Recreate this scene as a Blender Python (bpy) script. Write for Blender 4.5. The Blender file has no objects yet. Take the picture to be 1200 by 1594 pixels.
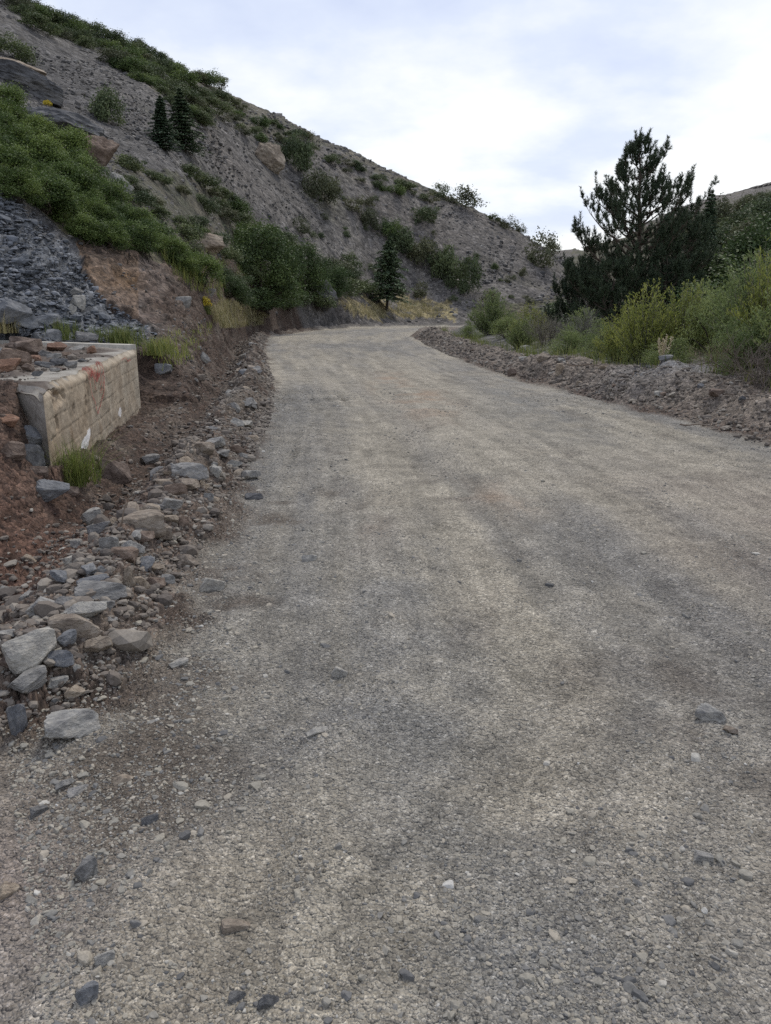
import bpy, bmesh, math, random
import numpy as np
from mathutils import Vector, Matrix, Euler

rng = np.random.default_rng(11)
random.seed(11)
scene = bpy.context.scene
COL = scene.collection

# ------------------------------------------------------------------ camera
F = 1203.0
PITCH = math.atan(317 / F)
CP, SP = math.cos(PITCH), math.sin(PITCH)
CAMZ = 1.6
cam_d = bpy.data.cameras.new('camera')
cam = bpy.data.objects.new('camera', cam_d)
COL.objects.link(cam)
cam.location = (0, 0, CAMZ)
cam.rotation_euler = (math.pi / 2 - PITCH, 0, 0)
cam_d.sensor_fit = 'HORIZONTAL'
cam_d.sensor_width = 36
cam_d.lens = F / 1200 * 36
cam_d.clip_end = 5000
cam_d.clip_start = 0.05
scene.camera = cam


def ray(px, py):
    u = (px - 600) / F
    v = (797 - py) / F
    return np.array([u, CP + v * SP, -SP + v * CP])


def at(px, py, Y):
    """world point seen at photo position (px, py) at depth Y"""
    d = ray(px, py)
    return np.array([0, 0, CAMZ]) + d * (Y / d[1])


# ------------------------------------------------------------------ noise
def _h(ix, iy, iz, seed):
    h = (ix.astype(np.uint32) * np.uint32(374761393) + iy.astype(np.uint32) * np.uint32(668265263)
         + iz.astype(np.uint32) * np.uint32(2246822519) + np.uint32((seed * 3266489917) & 0xffffffff))
    h ^= h >> np.uint32(15)
    h *= np.uint32(2246822519)
    h ^= h >> np.uint32(13)
    h *= np.uint32(3266489917)
    h ^= h >> np.uint32(16)
    return h


def hf(ix, iy, iz, seed):
    return _h(ix, iy, iz, seed).astype(np.float32) * np.float32(1 / 4294967295.0)


def vnoise(p, s, seed=0):
    """value noise -1..1, p (n,3)"""
    q = (p * s)
    i = np.floor(q).astype(np.int64)
    f = (q - i).astype(np.float32)
    f = f * f * f * (f * (f * 6 - 15) + 10)
    i = i.astype(np.int32)
    out = 0
    for dx in (0, 1):
        wx = f[:, 0] if dx else 1 - f[:, 0]
        for dy in (0, 1):
            wy = f[:, 1] if dy else 1 - f[:, 1]
            for dz in (0, 1):
                wz = f[:, 2] if dz else 1 - f[:, 2]
                out = out + wx * wy * wz * hf(i[:, 0] + dx, i[:, 1] + dy, i[:, 2] + dz, seed)
    return out * 2 - 1


def fbm(p, s, o=4, seed=0, gain=.5, ridged=False):
    a, t, n = 1.0, 0, 0.0
    for k in range(o):
        v = vnoise(p, s, seed + k * 17)
        if ridged:
            v = 1 - 2 * np.abs(v)
        t = t + a * v
        n += a
        a *= gain
        s *= 2.03
    return t / n


def worley(p, s, seed=0):
    """2-D cells in xy: returns (stone height 0..1, cell random)"""
    q = p[:, :2] * s
    i = np.floor(q).astype(np.int32)
    f1 = np.full(len(p), 9., np.float32)
    f2 = np.full(len(p), 9., np.float32)
    rid = np.zeros(len(p), np.float32)
    z = np.zeros(len(p), np.int32)
    for dx in (-1, 0, 1):
        for dy in (-1, 0, 1):
            cx, cy = i[:, 0] + dx, i[:, 1] + dy
            d = np.hypot(cx + hf(cx, cy, z, seed) - q[:, 0], cy + hf(cx, cy, z, seed + 5) - q[:, 1]).astype(np.float32)
            r = hf(cx, cy, z, seed + 9)
            m = d < f1
            f2 = np.where(m, f1, np.minimum(f2, d))
            rid = np.where(m, r, rid)
            f1 = np.where(m, d, f1)
    return np.clip((f2 - f1) * 1.6, 0, 1), rid


def sstep(a, b, x):
    t = np.clip((x - a) / (b - a), 0, 1)
    return t * t * (3 - 2 * t)


# ------------------------------------------------------------------ terrain: controls (photo x, photo y, depth)
CTRL = [
    (-500, 620, 5), (-500, 520, 8), (-500, 400, 13), (-500, 150, 25), (-500, -200, 45), (-500, -380, 75), (-500, -380, 130), (-500, -300, 280),
    (0, 700, 5), (0, 800, 4.2), (0, 900, 3.7), (0, 1000, 3.2), (0, 1080, 2.95), (0, 622, 6.5), (40, 640, 6.15), (-120, 600, 6.9), (0, 575, 9.5), (0, 527, 13.2), (0, 500, 14.4), (0, 440, 16),
    (0, 290, 19), (0, 270, 21), (0, 190, 30), (0, 125, 40), (0, 60, 54), (0, -10, 72), (0, -45, 88), (0, -30, 115), (0, 60, 260),
    (75, 5, 85), (75, 25, 110), (75, 120, 260), (75, 505, 15.2), (75, 440, 17), (75, 370, 19), (75, 325, 21.5),
    (150, 522, 15.8), (150, 488, 17.3), (150, 430, 19), (150, 372, 21.5), (150, 335, 24), (150, 250, 33), (150, 195, 43), (150, 100, 66), (150, 33, 89), (150, 55, 115), (150, 150, 260),
    (240, 525, 17), (240, 480, 19.5), (240, 430, 21.5), (240, 392, 24),
    (260, 565, 14), (260, 622, 12.2), (300, 540, 18), (300, 500, 21), (300, 470, 23.5), (300, 425, 26.5), (300, 370, 32), (300, 300, 43), (300, 220, 59), (300, 150, 76),
    (300, 103, 95), (300, 125, 125), (300, 210, 260), (330, 515, 23), (370, 500, 32), (400, 497, 41), (440, 496, 52),
    (420, 472, 54), (420, 410, 62), (420, 330, 70), (420, 250, 84), (400, 472, 47), (370, 472, 39), (370, 440, 44), (420, 172, 101), (420, 190, 130), (420, 270, 260),
    (500, 482, 62), (500, 400, 74), (500, 300, 88), (500, 218, 104), (500, 235, 135), (500, 300, 260),
    (505, 497, 58), (560, 498, 70), (600, 494, 79), (600, 440, 88), (600, 380, 94), (600, 320, 100), (600, 271, 107), (600, 285, 135), (600, 340, 260),
    (700, 494, 84), (700, 440, 93), (700, 380, 101), (700, 313, 111), (700, 328, 140), (700, 370, 260),
    (800, 494, 84), (800, 460, 92), (800, 400, 104), (800, 356, 115), (800, 375, 150), (800, 410, 260),
    (870, 488, 84), (870, 430, 108), (870, 400, 123), (870, 418, 150),
    (820, 412, 190), (820, 425, 300), (870, 432, 200), (900, 440, 180), (900, 432, 240), (930, 400, 330), (960, 385, 290), (930, 494, 80), (930, 462, 108), (930, 448, 138), (930, 452, 170),
    (700, 520, 50), (760, 525, 38), (760, 505, 60), (850, 545, 26), (850, 515, 45),
    (950, 565, 19), (950, 540, 27), (950, 505, 50), (1000, 590, 14.5), (1000, 545, 22), (1000, 510, 35), (1000, 490, 60), (1000, 450, 100), (1000, 395, 165), (1000, 352, 230), (1000, 360, 320),
    (1100, 580, 13), (1100, 510, 25), (1100, 462, 42), (1100, 420, 70), (1100, 372, 125), (1100, 322, 210), (1100, 330, 320),
    (1200, 590, 11), (1200, 500, 22), (1200, 430, 36), (1200, 372, 58), (1200, 335, 95), (1200, 291, 200), (1200, 300, 320),
    (1700, 640, 8), (1700, 480, 22), (1700, 330, 50), (1700, 250, 100), (1700, 200, 200), (1700, 200, 320),
]
WCTRL = [(-2.2, 2, .12), (-4, 2, .7), (-6, 2, 1.6), (-1.8, 3.0, .06), (-2.9, 8, .02), (-3.1, 10, 0.0), (-2.3, 6.6, 0.03),
         (6.5, 2, .5), (9, 2, 1.0), (7, 6, .5)]
pts = []
for (px, py, Y) in CTRL:
    if Y > 80 and -100 < px < 840:
        py = py + np.interp(px, [-100, 0, 330, 420, 840], [24, 24, 24, 14, 8])
    w = at(px, py, Y)
    pts.append((w[0] / Y, math.log(Y), (w[2] - CAMZ) / Y))
for (x, y, z) in WCTRL:
    pts.append((x / y, math.log(y), (z - CAMZ) / y))
pts = np.array(pts)
LS = 0.55


def _k(r2):
    return 0.5 * r2 * np.log(r2 + 1e-12)


def tps_fit(P, lam=1e-4):
    X = P[:, :2] * [1, LS]
    n = len(X)
    K = _k(((X[:, None] - X[None]) ** 2).sum(-1)) + lam * np.eye(n)
    Q = np.c_[np.ones(n), X]
    A = np.block([[K, Q], [Q.T, np.zeros((3, 3))]])
    return X, np.linalg.solve(A, np.r_[P[:, 2], 0, 0, 0])


TX, TW = tps_fit(pts)
A0, A1, NA = -2.0, 2.0, 420
L0, L1, NL = math.log(2.0), math.log(420.), 420
ga, gl = np.meshgrid(np.linspace(A0, A1, NA), np.linspace(L0, L1, NL), indexing='ij')
gq = np.c_[ga.ravel(), gl.ravel() * LS]
ge = np.empty(len(gq))
for c in range(0, len(gq), 20000):
    q = gq[c:c + 20000]
    ge[c:c + 20000] = _k(((q[:, None] - TX[None]) ** 2).sum(-1)) @ TW[:-3] + TW[-3] + q @ TW[-2:]
ge = ge.reshape(NA, NL)


def bil(G, fi, fj):
    fi = np.clip(fi, 0, G.shape[0] - 1.001)
    fj = np.clip(fj, 0, G.shape[1] - 1.001)
    i, j = fi.astype(int), fj.astype(int)
    a, b = fi - i, fj - j
    return (G[i, j] * (1 - a) * (1 - b) + G[i + 1, j] * a * (1 - b) + G[i, j + 1] * (1 - a) * b + G[i + 1, j + 1] * a * b)


YL = [-5, 1.8, 3, 6, 9, 12.4, 18, 27.7, 36, 47, 55, 62, 68, 72, 76, 79, 83]
XL = [-2.4, -2.2, -1.15, -1.3, -1.5, -1.8, -2.6, -4.3, -5.6, -6.9, -5.9, -4.6, -2.6, 1, 8, 20, 100]
YR = [-5, 0, 5, 9.2, 12, 14.3, 16.4, 19.6, 27.7, 36, 47, 52, 58, 63, 67, 71, 76]
XR = [5.6, 5.4, 5.0, 4.62, 4.3, 3.9, 3.45, 3.0, 2.26, 1.8, 1.65, 2.1, 4.0, 8.5, 16, 30, 100]


def road_u(x, y):
    ul = np.interp(y, YL, XL) - x
    ur = x - np.interp(y, YR, XR)
    sl = np.gradient(np.interp(np.linspace(-5, 90, 400), YL, XL), 95 / 399)
    sr = np.gradient(np.interp(np.linspace(-5, 90, 400), YR, XR), 95 / 399)
    g = np.linspace(-5, 90, 400)
    ul = ul / np.sqrt(1 + np.interp(y, g, sl) ** 2)
    ur = ur / np.sqrt(1 + np.interp(y, g, sr) ** 2)
    return ul, ur


# the concrete block: plan corners (A near right, B far right, C far left, D near left)
BA, BB, BC, BD = np.array([-2.91, 6.6]), np.array([-4.14, 13.1]), np.array([-8.6, 15.6]), np.array([-5.9, 8.9])
BTOP = 0.965


def inside_quad(x, y, grow=0.0):
    c = (BA + BB + BC + BD) / 4
    q = [BA, BB, BC, BD]
    d = np.full(np.shape(x), 9e9)
    for k in range(4):
        a, b = q[k], q[(k + 1) % 4]
        e = (b - a) / np.linalg.norm(b - a)
        n = np.array([-e[1], e[0]])
        if np.dot(c - a, n) < 0:
            n = -n
        d = np.minimum(d, (x - a[0]) * n[0] + (y - a[1]) * n[1])
    return d + grow      # >0 inside


def height_base(x, y):
    yy = np.maximum(y, 2.0)
    a = np.clip(x / yy, A0, A1)
    e = bil(ge, (a - A0) / (A1 - A0) * (NA - 1), (np.log(np.minimum(yy, 419)) - L0) / (L1 - L0) * (NL - 1))
    nat = CAMZ + e * yy
    ul, ur = road_u(x, y)
    p = np.c_[x, y, np.zeros_like(x)]
    n1 = vnoise(p, .55, 3)
    n2 = vnoise(p, 1.7, 4)
    ul2 = ul + .12 * n1 + .06 * n2
    ur2 = ur + .22 * n1 + .1 * n2
    mid = -0.015 * np.clip(-np.maximum(ul, ur), 0, 3) * 0 + .012 * n1
    A = np.interp(y, [0, 2, 4, 10, 25, 40, 60], [.05, .12, .26, .32, .32, .26, .12]) * (1 + .6 * n2)
    wl = A * np.exp(-((ul2 - .42) / .27) ** 2) - np.interp(y, [0, 4, 8, 45, 60], [0, .05, .2, .22, 0]) * np.exp(-((ul2 - 1.2) / .4) ** 2)
    tl = sstep(1.05, 2.1, ul2)
    zl = mid + wl * (1 - tl) + tl * nat
    B = np.interp(y, [0, 6, 8, 11, 13, 14.3, 16.4, 17.5, 19, 20.6, 22, 28, 40, 50, 58], [.4, .42, .45, .44, .62, .68, .36, .5, .62, .5, .3, .36, .55, .5, .3])
    B = B * .74 * (1 + .28 * n2 + .2 * n1)
    up = sstep(0.02, .95, ur2)
    tr = sstep(1.25, 2.6, ur2)
    zr = mid + B * up * (1 - tr) + tr * np.where(ur2 > 1, nat, 0)
    z = np.where(ul > ur, zl, zr)
    # cut the seat for the block
    s = sstep(-.05, .12, inside_quad(x, y))
    z = z * (1 - s) + s * np.minimum(z, .62)
    # ditch scoured along the foot of the block's side
    e = (BB - BA) / np.linalg.norm(BB - BA)
    sa = ((x - BA[0]) * e[0] + (y - BA[1]) * e[1]) / np.linalg.norm(BB - BA)
    da_ = (x - BA[0]) * e[1] - (y - BA[1]) * e[0]
    cap = np.interp(sa, [-.25, -.05, .1, .3, .9, 1.02, 1.25], [.6, .32, .2, .08, -.06, -.02, .5]) + .05 * n2 + np.clip(da_ - 1.0, 0, 9) * .8 + np.clip(-da_ - .1, 0, 9) * 3
    f_ = (BD - BA) / np.linalg.norm(BD - BA)
    sf = ((x - BA[0]) * f_[0] + (y - BA[1]) * f_[1]) / np.linalg.norm(BD - BA)
    nf_ = np.array([f_[1], -f_[0]])
    if np.dot(nf_, BA - (BA + BB + BC + BD) / 4) < 0:
        nf_ = -nf_
    df = (x - BA[0]) * nf_[0] + (y - BA[1]) * nf_[1]
    fillz = np.interp(sf, [-.04, .03, .16, .4, 1.1], [.4, .78, .92, .97, .97]) - .50 * np.clip(df, 0, 9) + .06 * n2 + .03 * n1
    z = np.where((df > -.1) & (df < 2) & (sf > -.06) & (sf < 1.4) & (da_ < .1), np.maximum(z, fillz), z)
    on = (sa > -.25) & (sa < 1.25)
    z = np.where(on, np.minimum(z, cap), z)
    return z, nat, ul2, ur2


# polar grid
azs = np.radians(np.r_[np.arange(-178, -64, 3.0), np.arange(-64, -31, .45), np.arange(-31, 31, .078), np.arange(31, 64, .45), np.arange(64, 179, 3.0)])
rs = [.5]
while rs[-1] < 430:
    r = rs[-1]
    k = .0052 if r < 12 else (.0030 if r < 50 else (.0042 if r < 130 else .012))
    rs.append(r * (1 + k))
rs = np.array(rs)
NAZ, NR = len(azs), len(rs)
AZ, RR = np.meshgrid(azs, rs, indexing='ij')
X0 = (np.sin(AZ) * RR).ravel()
Y0 = (np.cos(AZ) * RR).ravel()
Z0, NAT, UL, UR = height_base(X0, Y0)
P0 = np.c_[X0, Y0, Z0]
G = P0.reshape(NAZ, NR, 3)
da = np.gradient(G, axis=0)
dr = np.gradient(G, axis=1)
N0 = np.cross(dr, da).reshape(-1, 3)
N0[N0[:, 2] < 0] *= -1
N0 /= np.linalg.norm(N0, axis=1)[:, None] + 1e-12
del da, dr


def project(p):
    d = p - np.array([0, 0, CAMZ])
    fw = d[:, 1] * CP - d[:, 2] * SP
    up = d[:, 1] * SP + d[:, 2] * CP
    fw = np.where(fw < .05, np.nan, fw)
    return 600 + F * d[:, 0] / fw, 797 - F * up / fw


def in_poly(x, y, poly):
    r = np.zeros(len(x), bool)
    n = len(poly)
    for k in range(n):
        (x0, y0), (x1, y1) = poly[k], poly[(k + 1) % n]
        if y0 == y1:
            continue
        c = ((y0 > y) != (y1 > y)) & (x < (x1 - x0) * (y - y0) / (y1 - y0) + x0)
        r ^= c
    return r


LUSH = [(-500, 60), (0, 150), (90, 215), (150, 265), (180, 310), (265, 375), (305, 430), (255, 412), (150, 372), (100, 365), (50, 320), (0, 285), (-500, 200)]
MIDGREEN = [(165, 240), (230, 262), (330, 288), (395, 345), (470, 400), (560, 440), (560, 468), (420, 470), (330, 440), (290, 400), (240, 365), (180, 300)]
RIDGE = [(-300, -200), (20, 5), (60, 45), (150, 75), (180, 100), (262, 160), (310, 195), (345, 185), (430, 222), (520, 235), (600, 280), (680, 305), (750, 335), (750, 300), (600, 250), (480, 190), (330, 100), (200, 30), (75, -40)]
SHALE = [(-500, 120), (0, 288), (62, 338), (108, 378), (128, 420), (165, 470), (250, 522), (215, 545), (-500, 560)]
ORANGE = [(108, 375), (150, 368), (300, 425), (325, 478), (290, 505), (230, 512), (160, 470), (128, 420)]
DRY = [(318, 478), (350, 462), (418, 488), (408, 514), (335, 520)]
DRY2 = [(520, 468), (640, 462), (705, 478), (705, 500), (560, 500)]
RIGHTGREEN = [(905, 372), (1000, 350), (1090, 330), (1200, 300), (1900, 150), (1900, 560), (1100, 560), (760, 520), (720, 480), (850, 470)]

PX, PY = project(P0)
PX = np.nan_to_num(PX, nan=-9999)
PY = np.nan_to_num(PY, nan=-9999)
RF = RR.ravel()
nz = np.c_[X0, Y0, Z0 * 1.0]
nb1 = fbm(nz, .35, 3, 21)
nb2 = fbm(nz, .9, 3, 22)
jx, jy = PX + nb1 * 22 + nb2 * 10, PY + nb2 * 16 + nb1 * 8
natw = (np.maximum(UL, UR) > 1.0)


def zone(poly):
    return (in_poly(jx, jy, poly) & natw).astype(np.float32)


zs, zo, zd, zd2 = zone(SHALE), zone(ORANGE), zone(DRY), zone(DRY2)
zl_, zm_, zr_, zrg = zone(LUSH), zone(MIDGREEN), zone(RIDGE), zone(RIGHTGREEN)
zs *= (RF < 24)
zo *= (RF < 34)
zd *= (RF < 45) & (RF > 15)
ULj = UL + .22 * fbm(nz, 2.6, 3, 23) + .12 * nb2
road = (1 - sstep(-.22, .1, ULj)) * (1 - sstep(-.1, .1, UR + .12 * nb2))
leftd = sstep(-.22, .1, ULj) * (1 - sstep(2.2, 3.0, UL)) * (Y0 < 60)
rightd = sstep(-.1, .1, UR + .12 * nb2) * (1 - sstep(1.6, 2.4, UR))
hillw = np.clip(1 - road - leftd - rightd, 0, 1)

# ---- displacement along the normal
D = np.zeros(len(P0), np.float32)
m = RF < 14                          # gravel relief on and beside the road
st1, ri1 = worley(P0[m], 38, 31)
st2, ri2 = worley(P0[m], 60, 32)
fine = fbm(P0[m], 9, 3, 33)
amp = np.clip(.35 + .8 * fbm(P0[m], 1.1, 2, 35), 0.05, 1)
latn_ = ((X0 - np.interp(Y0, YL, XL)) / np.maximum(np.interp(Y0, YR, XR) - np.interp(Y0, YL, XL), 3.0) * 6)[m]
dn = road[m] * (.016 * fbm(np.c_[latn_ * 7, Y0[m] * .45, np.zeros(m.sum())], 1.0, 3, 75, .6) + .007 * st1 * (ri1 > .7) * amp + .002 * st2 + .008 * fine + .035 * fbm(P0[m] * [1.6, .4, 1], .8, 3, 38) + .022 * fbm(P0[m], 4.5, 3, 39, .6) * np.clip(.6 + 1.2 * fbm(P0[m], .7, 2, 40), .15, 1))
rough = np.clip(leftd + rightd, 0, 1)[m]
st3, ri3 = worley(P0[m], 10, 36)
dn += rough * (.035 * st3 * ri3 + .02 * st1 + .05 * fbm(P0[m], 3, 3, 37))
D[m] += dn
m = (RF >= 14) & (RF < 80) & (road > .2)
D[m] += road[m] * (.05 * fbm(P0[m] * [1.6, .35, 1], .8, 3, 38) + .02 * fbm(P0[m], 2.5, 3, 39, .6))
m = (RF >= 14) & (RF < 70) & (rough_m := np.clip(leftd + rightd, 0, 1) > .05)
st3, ri3 = worley(P0[m], 5, 36)
D[m] += np.clip(leftd + rightd, 0, 1)[m] * (.07 * st3 * ri3 + .1 * fbm(P0[m], 2, 3, 37))
# shale face: layered, sharp
m = zs > .5
q = P0[m] @ np.array([[.9, .1, .35], [-.1, .9, .2], [-.5, -.2, 1.0]]).T
D[m] += (.26 * fbm(q * [.6, .6, 1.7], .8, 5, 41, .6) + .16 * np.abs(fbm(q * [1, 1, 2.4], 2.6, 3, 42)) + .07 * worley(q[:, [0, 2, 1]], 3.0, 43)[0]) - .15
m = zo > .5
D[m] += .22 * fbm(P0[m], .9, 4, 44, .55, True) + .08 * worley(P0[m][:, [0, 2, 1]], 3, 45)[0] - .1
# scree slopes
m = (hillw > .2) & (zs < .5) & (zo < .5) & (RF > 5)
sc = np.clip(RF[m] / 60, .25, 1.6)
w1, wr = worley(P0[m], 1.15, 51)
w2, wr2 = worley(P0[m], .45, 53)
D[m] += hillw[m] * sc * (.22 * fbm(P0[m], .22, 4, 52) + .09 * w1 * (wr > .55) + .10 * w2 * (wr2 > .85) + .35 * fbm(P0[m], .09, 4, 55, .55) * np.clip(RF[m] / 80, 0, 1))
P1 = P0 + N0 * D[:, None]
ZG = P1[:, 2].reshape(NAZ, NR)
lrs = np.log(rs)


def hz(x, y):
    """terrain height at world x, y"""
    x, y = np.atleast_1d(np.asarray(x, float)), np.atleast_1d(np.asarray(y, float))
    az = np.arctan2(x, y)
    r = np.hypot(x, y)
    fi = np.interp(az, azs, np.arange(NAZ))
    fj = np.interp(np.log(np.maximum(r, .5)), lrs, np.arange(NR))
    return bil(ZG, fi, fj)


def ground(px, py, rmin=1.2, rmax=380):
    """first hit of the terrain along the photo's sight line -> world point (None if sky)"""
    d = ray(px, py)
    t = np.exp(np.linspace(math.log(rmin), math.log(rmax), 2500))
    zz = CAMZ + d[2] * t
    h = hz(d[0] * t, d[1] * t)
    k = np.argmax(zz < h)
    if not (zz < h).any():
        return None
    return np.array([d[0] * t[k], d[1] * t[k], h[k]])


# ---- soil colours (albedo of the ground itself)
def C(*v):
    return np.array(v, np.float32)


col = np.zeros((len(P0), 3), np.float32)
n_a = fbm(P0, .5, 4, 61)
n_b = fbm(P0, 2.2, 4, 62)
n_c = fbm(P0 * [1.6, .25, 1], .9, 3, 63)
mixc = lambda a, b, t: a * (1 - t[:, None]) + b * t[:, None]
latn = (X0 - np.interp(Y0, YL, XL)) / np.maximum(np.interp(Y0, YR, XR) - np.interp(Y0, YL, XL), 3.0) * 6
trkn = fbm(np.c_[latn * 1.1, Y0 * .09, np.zeros_like(Y0)], 1.0, 3, 64) * .8 + .35 * fbm(np.c_[latn * 3.2, Y0 * .22, np.zeros_like(Y0)], 1.0, 3, 60)
n_c = n_c * .35 + trkn * 1.6
rc = mixc(C(.325, .295, .238)[None], C(.215, .205, .186)[None], np.clip(.38 + .9 * n_c + .35 * n_b, 0, 1))
rc = mixc(rc, C(.34, .305, .245)[None], np.clip(.1 + .9 * n_a, 0, 1) * .7)


n_f = fbm(np.c_[latn * 7, Y0 * .45, np.zeros_like(Y0)], 1.0, 3, 75, .6)
n_g = fbm(P0, 5, 3, 76, .65)
rc = rc * (1 + .30 * n_f + .34 * n_g)[:, None]
scuff = np.clip(fbm(P0 * [1.3, .5, 1], 1.6, 4, 77, .6) * 2.6 - .75, 0, 1)
rc = mixc(rc, C(.15, .128, .104)[None], scuff * .45)
pale = np.clip(fbm(np.c_[latn * 1.6, Y0 * .3, np.zeros_like(Y0)], 1.0, 4, 78, .6) * 2.4 - .6, 0, 1)
rc = mixc(rc, C(.37, .335, .275)[None], pale * .55)


def blob(cx, cy, rx, ry):
    return np.exp(-(((X0 - cx) / rx) ** 2 + ((Y0 - cy) / ry) ** 2))


o1 = np.clip(blob(.7, 13.8, .45, 2.2) + .8 * blob(.1, 17.5, .4, 2.5) + .8 * blob(1.1, 6.6, .35, .45) + .35 * blob(-.25, 5.5, .3, .5), 0, 1) * np.clip(.35 + 1.5 * n_b + .4 * n_a, 0, 1)
rc = mixc(rc, C(.35, .26, .185)[None], o1)
g1 = np.clip(.9 * blob(.15, 2.9, .35, 1.5) + .8 * blob(2.3, 13, .8, 4) + .7 * blob(.3, 1.4, .3, .6), 0, 1) * np.clip(.7 + .9 * n_b, 0, 1)
rc = mixc(rc, C(.155, .165, .175)[None], g1 * .5)
pk = np.clip(blob(3.2, 4.5, 1.2, 3.0) + blob(-1.2, 1.6, .4, .8), 0, 1) * np.clip(.5 + .8 * n_a, 0, 1)
rc = mixc(rc, C(.27, .215, .19)[None], pk * .7)
dk = np.clip(blob(-1.1, 2.7, .3, .5) + blob(-.75, 5.0, .3, 2.6) + .8 * blob(-.5, 7.6, .22, 1.6) + .7 * blob(.55, 7.0, .3, .8) + .6 * blob(1.3, 3.2, .2, 1.2) + blob(-.85, 4.5, .18, 2.2) + blob(-.75, 3.2, .2, 1.0) + .8 * blob(.85, 3.9, .16, .9) + .8 * blob(1.6, 2.3, .2, .5), 0, 1) * sstep(-.1, .5, n_b + .25 * n_a)
rc = mixc(rc, C(.12, .10, .08)[None], dk * .95)
ld = mixc(C(.078, .054, .041)[None], C(.185, .16, .132)[None], np.clip(.38 + 1.0 * n_b - .4 * sstep(.6, 1.3, UL) + .22 * (1 - sstep(.4, .8, UL)) * (Y0 < 8), 0, 1))
red = np.clip(blob(-2.6, 4.6, 1.1, 1.9), 0, 1) * np.clip(.8 + .5 * n_b, 0, 1)
ld = mixc(ld, C(.125, .07, .05)[None], red)
rd = mixc(C(.19, .16, .132)[None], C(.105, .075, .058)[None], np.clip(.45 * np.exp(-((UR - .12) / .22) ** 2) * 1.6 + .55 * n_b + .35 * (Y0 < 12) * sstep(.9, 1.6, UR), 0, 1))
greyp = np.clip(blob(5.1, 14.2, .9, 1.2), 0, 1)
rd = mixc(rd, C(.2, .205, .21)[None], greyp * .8)
h1 = mixc(C(.158, .149, .139)[None], C(.098, .094, .092)[None], np.clip(.5 + 1.1 * fbm(P0, .12, 4, 65), 0, 1))
h1 = mixc(h1, C(.19, .165, .145)[None], np.clip(-.15 + 1.2 * fbm(P0, .07, 3, 66), 0, 1) * .7)
h1 = mixc(h1, C(.23, .22, .21)[None], (np.clip(fbm(P0, .7, 3, 67) * 2 - .5, 0, 1)) * .5)
h1 = mixc(h1, C(.10, .10, .062)[None], np.clip(fbm(P0, .16, 4, 74) * 2.4 - .55, 0, 1) * .6)
lowx = sstep(-40, 35, X0) * (Y0 > 60)
h1 = mixc(h1, C(.165, .145, .128)[None], lowx * .45)
shale = mixc(C(.095, .102, .112)[None], C(.20, .21, .225)[None], np.clip(.35 + .9 * fbm(P0, 2.4, 4, 68), 0, 1))
shale = mixc(shale, C(.16, .125, .095)[None], np.clip(fbm(P0, .5, 3, 69) * 1.6 - .35, 0, 1) * .6)
oran = mixc(C(.135, .085, .048)[None], C(.125, .098, .083)[None], np.clip(.4 + .9 * fbm(P0, .8, 3, 70) + .5 * (PX > 215), 0, 1))
dry = mixc(C(.30, .25, .13)[None], C(.2, .17, .1)[None], np.clip(.5 + n_b, 0, 1))
veg = mixc(C(.055, .06, .032)[None], C(.11, .095, .065)[None], np.clip(.5 + 1.0 * n_a, 0, 1))
hc = h1 * .8
hc = mixc(hc, veg, np.clip(zl_ + .75 * zm_ + .7 * zr_ + zrg, 0, 1) * (1 - .0 * n_a))
hc = mixc(hc, shale, zs)
hc = mixc(hc, oran, zo)
hc = mixc(hc, dry, np.clip(zd + zd2 * (n_a > -.1), 0, 1))
nearl = sstep(7, 4, Y0) * (X0 < -1) * hillw
hc = mixc(hc, ld, nearl)
col = rc * road[:, None] + ld * leftd[:, None] + rd * rightd[:, None] + hc * hillw[:, None]
tot = road + leftd + rightd + hillw
col /= tot[:, None]

# track bands of machine treads pressed into the road: mask
lat = -UR                                   # metres in from the right edge
trk = (np.exp(-((lat - .75) / .35) ** 2) * (Y0 > 4) * (Y0 < 26) + .8 * np.exp(-((lat - 2.6) / .3) ** 2) * (Y0 > 6) * (Y0 < 28)
       + .6 * np.exp(-((-UL - .9) / .3) ** 2) * (Y0 > 5) * (Y0 < 22)) * np.clip(.65 + 1.2 * n_a, 0, 1) * road
trk = np.clip(trk, 0, 1).astype(np.float32)


# ------------------------------------------------------------------ mesh helpers
def new_mesh(name, v, f, mat=None, colors=None, floats=None, smooth=False):
    me = bpy.data.meshes.new(name)
    v = np.ascontiguousarray(v, np.float32)
    f = np.ascontiguousarray(f, np.int32)
    k = f.shape[1]
    me.vertices.add(len(v))
    me.vertices.foreach_set('co', v.ravel())
    me.loops.add(f.size)
    me.loops.foreach_set('vertex_index', f.ravel())
    me.polygons.add(len(f))
    me.polygons.foreach_set('loop_start', np.arange(0, f.size, k, dtype=np.int32))
    me.polygons.foreach_set('loop_total', np.full(len(f), k, np.int32))
    me.polygons.foreach_set('use_smooth', np.full(len(f), smooth, bool))
    if colors is not None:
        a = me.attributes.new('col', 'FLOAT_COLOR', 'POINT')
        a.data.foreach_set('color', np.c_[colors, np.ones(len(v))].astype(np.float32).ravel())
    for n, arr in (floats or {}).items():
        a = me.attributes.new(n, 'FLOAT', 'POINT')
        a.data.foreach_set('value', np.ascontiguousarray(arr, np.float32))
    me.update(calc_edges=True)
    me.validate()
    if mat:
        me.materials.append(mat)
    return me


def link(name, me, loc=(0, 0, 0), rot=(0, 0, 0), sc=(1, 1, 1), parent=None):
    o = bpy.data.objects.new(name, me)
    COL.objects.link(o)
    o.location = loc
    o.rotation_euler = rot
    o.scale = sc
    if parent:
        o.parent = parent
    return o


def tag(o, label=None, cat=None, group=None, kind=None):
    if label:
        o['label'] = label
    if cat:
        o['category'] = cat
    if group:
        o['group'] = group
    if kind:
        o['kind'] = kind
    return o


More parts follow.
